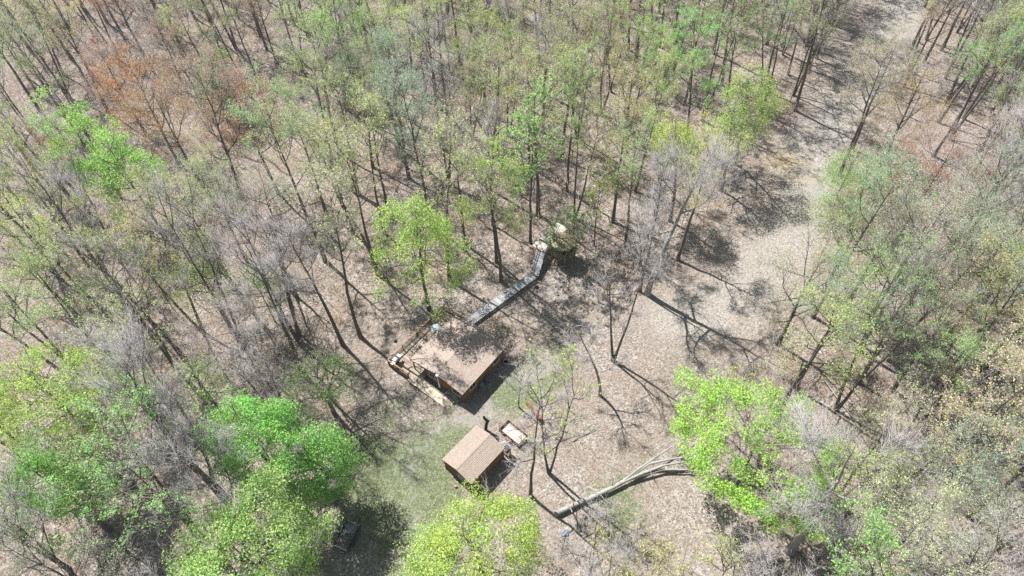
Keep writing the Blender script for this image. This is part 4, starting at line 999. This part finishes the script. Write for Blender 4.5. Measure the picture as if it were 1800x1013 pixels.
# ------------------------------------------------------------------ rusty trailer, woodpile, black trailer, tarp
def ground_frame(p0, p1): return math.atan2(p1.y - p0.y, p1.x - p0.x)
w0 = at(887, 750, .5); w1 = at(918, 775, .5); az = ground_frame(w0, w1); L = (w1 - w0).length + .3; c = (w0 + w1) / 2
ut = thing('rusty_trailer', 'rust-brown open trailer with a pale leaf-strewn bed and dark mesh tailgate behind the shed', 'trailer', (c.x, c.y, GZ), az)
MB().box((0, 0, .50), (L, 1.5, .06)).build('bed', simple('faded bed boards', (.56, .46, .42), (.42, .33, .30), 5, .9), ut)
for sy in (-1, 1): MB().box((0, sy * .77, .78), (L, .04, .62)).build('side_panel', RUSTM, ut)
MB().box((-L / 2 - .022, 0, .70), (.04, 1.5, .42)).build('front_panel', RUSTM, ut)
tg = MB()
for i in range(13): tg.box((L / 2 + .06, -.74 + i * 1.48 / 12, .95), (.03, .03, .9))
for i in range(7): tg.box((L / 2 + .06, 0, .52 + i * .14), (.026, 1.5, .026))
tg.build('tailgate', BLACK, ut)
for sy in (-1, 1):
    wh = MB().tube([(0, sy * .86, .31), (0, sy * 1.04, .31)], .31, 18); wo = wh.build('wheel', BLACK, ut); MB().tube([(0, sy * 1.03, .31), (0, sy * 1.06, .31)], .15, 12).build('rim', RUSTM, wo)
    MB().box((0, sy * .95, .66), (.85, .28, .03)).build('fender', RUSTM, ut)
MB().tube([(-L / 2, -.5, .42), (-L / 2 - 1.1, 0, .42), (-L / 2, .5, .42)], .035, 6).build('drawbar', RUSTM, ut)
x0 = at(927, 706, .4); x1 = at(949, 736, .4); az = ground_frame(x0, x1); L = (x1 - x0).length + .5; c = (x0 + x1) / 2
wp = thing('woodpile', 'long narrow row of split firewood, uncovered, behind the thin tufted tree', 'woodpile', (c.x, c.y, GZ), az)
lg = MB(); g_ = random.Random(2)
for r in range(5):
    n = int(L / .17)
    for i in range(n):
        x = -L / 2 + .1 + i * (L - .15) / n + (.08 if r % 2 else 0); rad = g_.uniform(.06, .09); y = g_.uniform(-.05, .05)
        lg.tube([(x, -.22 + y, .12 + r * .145), (x + g_.uniform(-.02, .02), .22 + y, .12 + r * .145)], rad, 5)
o = lg.build('logs', LOGW, wp); o['kind'] = 'stuff'
for sx in (-1, 1): MB().box((sx * (L / 2 + .06), 0, .45), (.09, .09, .95)).build('post', RUSTM, wp)
MB().box((0, 0, .86), (L * .95, .5, .02)).build('cover_sheet', RUSTM, wp)
c = (at(586, 957, .5) + at(612, 967, .5) + at(634, 925, .5) + at(608, 920, .5)) / 4
tr = thing('black_trailer', 'black steel utility trailer with low rails in the shade near the bottom edge', 'trailer', (c.x, c.y, GZ), math.radians(66))
MB().box((0, 0, .46), (2.75, 1.6, .05)).build('bed', simple('trailer bed', (.20, .17, .155), (.09, .08, .08), 4, .9), tr)
for sy in (-1, 1):
    r = MB(); r.bar((-1.4, sy * .82, .86), (1.4, sy * .82, .86), .07); r.bar((-1.4, sy * .82, .48), (1.4, sy * .82, .48), .07, .12)
    for i in range(5): r.bar((-1.4 + i * .7, sy * .82, .5), (-1.4 + i * .7, sy * .82, .86), .05)
    r.build('side_rail', BLACK, tr)
    wh = MB().tube([(-.1, sy * .9, .31), (-.1, sy * 1.08, .31)], .31, 18).build('wheel', BLACK, tr); MB().tube([(-.1, sy * 1.07, .31), (-.1, sy * 1.1, .31)], .15, 12).build('rim', METAL, wh)
    MB().box((-.1, sy * .99, .66), (.8, .24, .03)).build('fender', BLACK, tr)
MB().bar((-1.4, -.82, .862), (-1.4, .82, .862), .065).build('end_rail', WHITE, tr); MB().bar((1.4, -.82, .862), (1.4, .82, .862), .065).build('end_rail', METAL, tr)
MB().tube([(1.4, -.5, .44), (2.4, 0, .44), (1.4, .5, .44)], .04, 6).build('drawbar', BLACK, tr); MB().tube([(2.3, .05, .0), (2.3, .05, .8)], .04, 8).build('jack', BLACK, tr)
def crumple(name, label, p, size, mat, seed, cat):
    g = np.random.default_rng(seed); n = 9; xs = np.linspace(-.5, .5, n); XX, YY = np.meshgrid(xs, xs)
    ZZ = .10 + .10 * np.sin(XX * 7 + seed) * np.cos(YY * 6) + g.uniform(-.03, .05, XX.shape); V = np.stack([XX.ravel() * size[0] + g.normal(0, .02, n * n), YY.ravel() * size[1] + g.normal(0, .02, n * n), ZZ.ravel()], 1)
    I = np.arange(n * n).reshape(n, n); Q = np.stack([I[:-1, :-1].ravel(), I[:-1, 1:].ravel(), I[1:, 1:].ravel(), I[1:, :-1].ravel()], 1)
    o = link(name, np_mesh(name, V, [Q], [mat]), loc=(p.x, p.y, GZ + .02)); so = o.modifiers.new('thickness', 'SOLIDIFY'); so.thickness = .012
    return tag(o, label, cat)
crumple('tarp', 'crumpled faded blue tarp scrap in the shadow below the fallen log', at(992, 937), (.75, .65), TARPM, 4, 'tarp')
crumple('tarp', 'blue-grey tarp heaped inside the black trailer', at(616, 930, .45), (1.2, 1.0), TARPM, 7, 'tarp').location.z = .36
cw = thing('white_bucket', 'white bucket standing alone on the ground right of the boardwalk', 'bucket', tuple(at(972, 576, 0).xy) + (GZ,)); MB().tube([(0, 0, 0), (0, 0, .38), (0, 0, .38), (0, 0, .05)], [.14, .17, .155, .13], 16, False).build('body', WHITE, cw); MB().tube([(-.17, 0, .36), (-.1, 0, .5), (.1, 0, .5), (.17, 0, .36)], .008, 5).build('handle', METAL, cw)
def rock(label, p, s, seed, mat):
    g = random.Random(seed); m = MB(); rings = 5; n = 9
    m.tube([(g.uniform(-.05, .05) * s, g.uniform(-.05, .05) * s, (k / 4) * s * .7 - .05) for k in range(rings)], [s * q * g.uniform(.9, 1.1) for q in (.45, .55, .5, .36, .12)], n)
    o = m.build('rock', mat, None, (p.x, p.y, GZ + .02), True); return tag(o, label, 'rock')
PR = simple('pale rock', (.62, .60, .57), (.45, .43, .41), 5, .9); DR = simple('dark rock', (.05, .045, .045), (.03, .028, .027), 5, .9)
rock('small white stone on the ground below the white bucket', at(962, 594), .32, 3, PR); rock('pale rock beside the blind under its corner post', at(983, 472), .42, 5, PR)
rock('small dark rock on the bare ground beside the boardwalk bend', at(944, 505), .5, 6, DR); rock('dark stump-like rock by the outer corner of the deck railing', at(695, 600), .55, 8, simple('brown rock', (.14, .09, .07), (.08, .05, .04), 4, .9))

# ------------------------------------------------------------------ fallen tree, snag
def fallen():
    root = thing('fallen_tree', 'long grey fallen tree trunk with split forks lying across the clearing', 'fallen tree', (0, 0, 0))
    a = at(976, 904, .35); b = at(1037, 876, .4); c = at(1098, 846, .45); T = Wood()
    f = lambda *q: np.array([tuple(x) for x in q])
    T.tube(f(a, a.lerp(b, .5) + Vector((0, .08, 0)), b, b.lerp(c, .5) + Vector((0, -.06, .03)), c), [.28, .265, .25, .235, .22], 12)
    T.tube(f(c, at(1130, 832, .7), at(1168, 818, .9), at(1205, 812, 1.0), at(1240, 806, .8)), [.18, .16, .13, .10, .05], 9)
    T.tube(f(c, at(1128, 836, .5), at(1165, 826, .5), at(1208, 826, .4), at(1245, 832, .3)), [.17, .15, .12, .09, .04], 9)
    T.tube(f(c, at(1140, 816, .9), at(1175, 808, 1.3), at(1210, 803, 1.4), at(1235, 790, 1.5)), [.16, .15, .12, .09, .04], 8)
    T.tube(f(b.lerp(c, .85), at(1125, 823, .9), at(1152, 804, 1.1), at(1180, 786, 1.2), at(1212, 762, 1.4)), [.15, .13, .11, .08, .03], 8)
    for p in ((1175, 808, 1.2), (1160, 812, 1.1), (1200, 800, 1.2), (1140, 822, .9), (1188, 790, 1.2)):
        s = at(*p); e = s + Vector((random.uniform(-.4, 1.6), random.uniform(-1.8, 1.8), random.uniform(-.5, 1.2))); T.tube(f(s, s.lerp(e, .5) + Vector((0, .1, .1)), e), [.05, .035, .012], 5)
    for q_, dx_, dy_, dz_ in ((.2, .2, -.7, .4), (.45, -.1, .8, .6), (.62, .5, -.9, .2), (.8, .2, .7, .9)):
        s = a.lerp(c, q_); e = s + Vector((dx_, dy_, dz_)) * 1.1; T.tube(f(s, s.lerp(e, .5) + Vector((.06, 0, .05)), e), [.09, .07, .045], 6)
    link('trunk', T.mesh('trunk', BARKP), root)
    d = (b - a).normalized(); MB().tube([tuple(a - d * .02), tuple(a + d * .01)], .27, 14).build('cut_end', LOGW, root)
    W = Wood(); g = np.random.default_rng(4); N = 260; ps = []
    for p in ((1205, 812, 1.0), (1212, 817, .5), (1210, 803, 1.4), (1185, 791, 1.2), (1240, 800, .8)): ps.append(tuple(at(*p)))
    ps = np.array(ps)[g.integers(0, 5, N)] + g.normal(0, .5, (N, 3)) * [1, 1, .4]; W.spikes(ps, nrm(g.normal(0, .6, (N, 3)) + [1, .35, .1]), g.uniform(.5, 1.8, N), np.full(N, .018))
    link('twigs', W.mesh('twigs', TWIGP), root)
fallen()
def snag():
    b = at(853.5, 757); e = thing('dead_snag', 'short crooked dark dead trunk standing between shed and cabin', 'dead tree', (b.x, b.y, GZ))
    T = Wood(); T.tube(np.array([(0, 0, -.2), (.12, .05, 1.0), (.25, .1, 1.8), (.38, .02, 2.3), (.28, -.05, 2.7), (.05, 0, 3.1), (.02, .05, 3.4)]), [.22, .19, .18, .22, .17, .16, .12], 9)
    T.tube(np.array([(.38, .02, 2.3), (.6, -.1, 2.45)]), [.12, .06], 6); link('trunk', T.mesh('trunk', bark_mat('snag bark', (.13, .09, .07), (.05, .035, .03), (.17, .12, .10))), e)
snag()

# ------------------------------------------------------------------ thin spring haze over the valley
hz = MB().box((0, 110, 36.5), (900, 560, 77)); hm = bpy.data.materials.new('haze'); hm.use_nodes = True
hn = hm.node_tree; hn.nodes.remove(hn.nodes['Principled BSDF']); pv = hn.nodes.new('ShaderNodeVolumePrincipled')
pv.inputs['Color'].default_value = (.93, .96, 1, 1); pv.inputs['Density'].default_value = .00028; pv.inputs['Anisotropy'].default_value = .3
hn.links.new(pv.outputs[0], hn.nodes['Material Output'].inputs['Volume'])
tag(hz.build('haze', hm), 'thin pale spring haze', 'haze', kind='stuff')
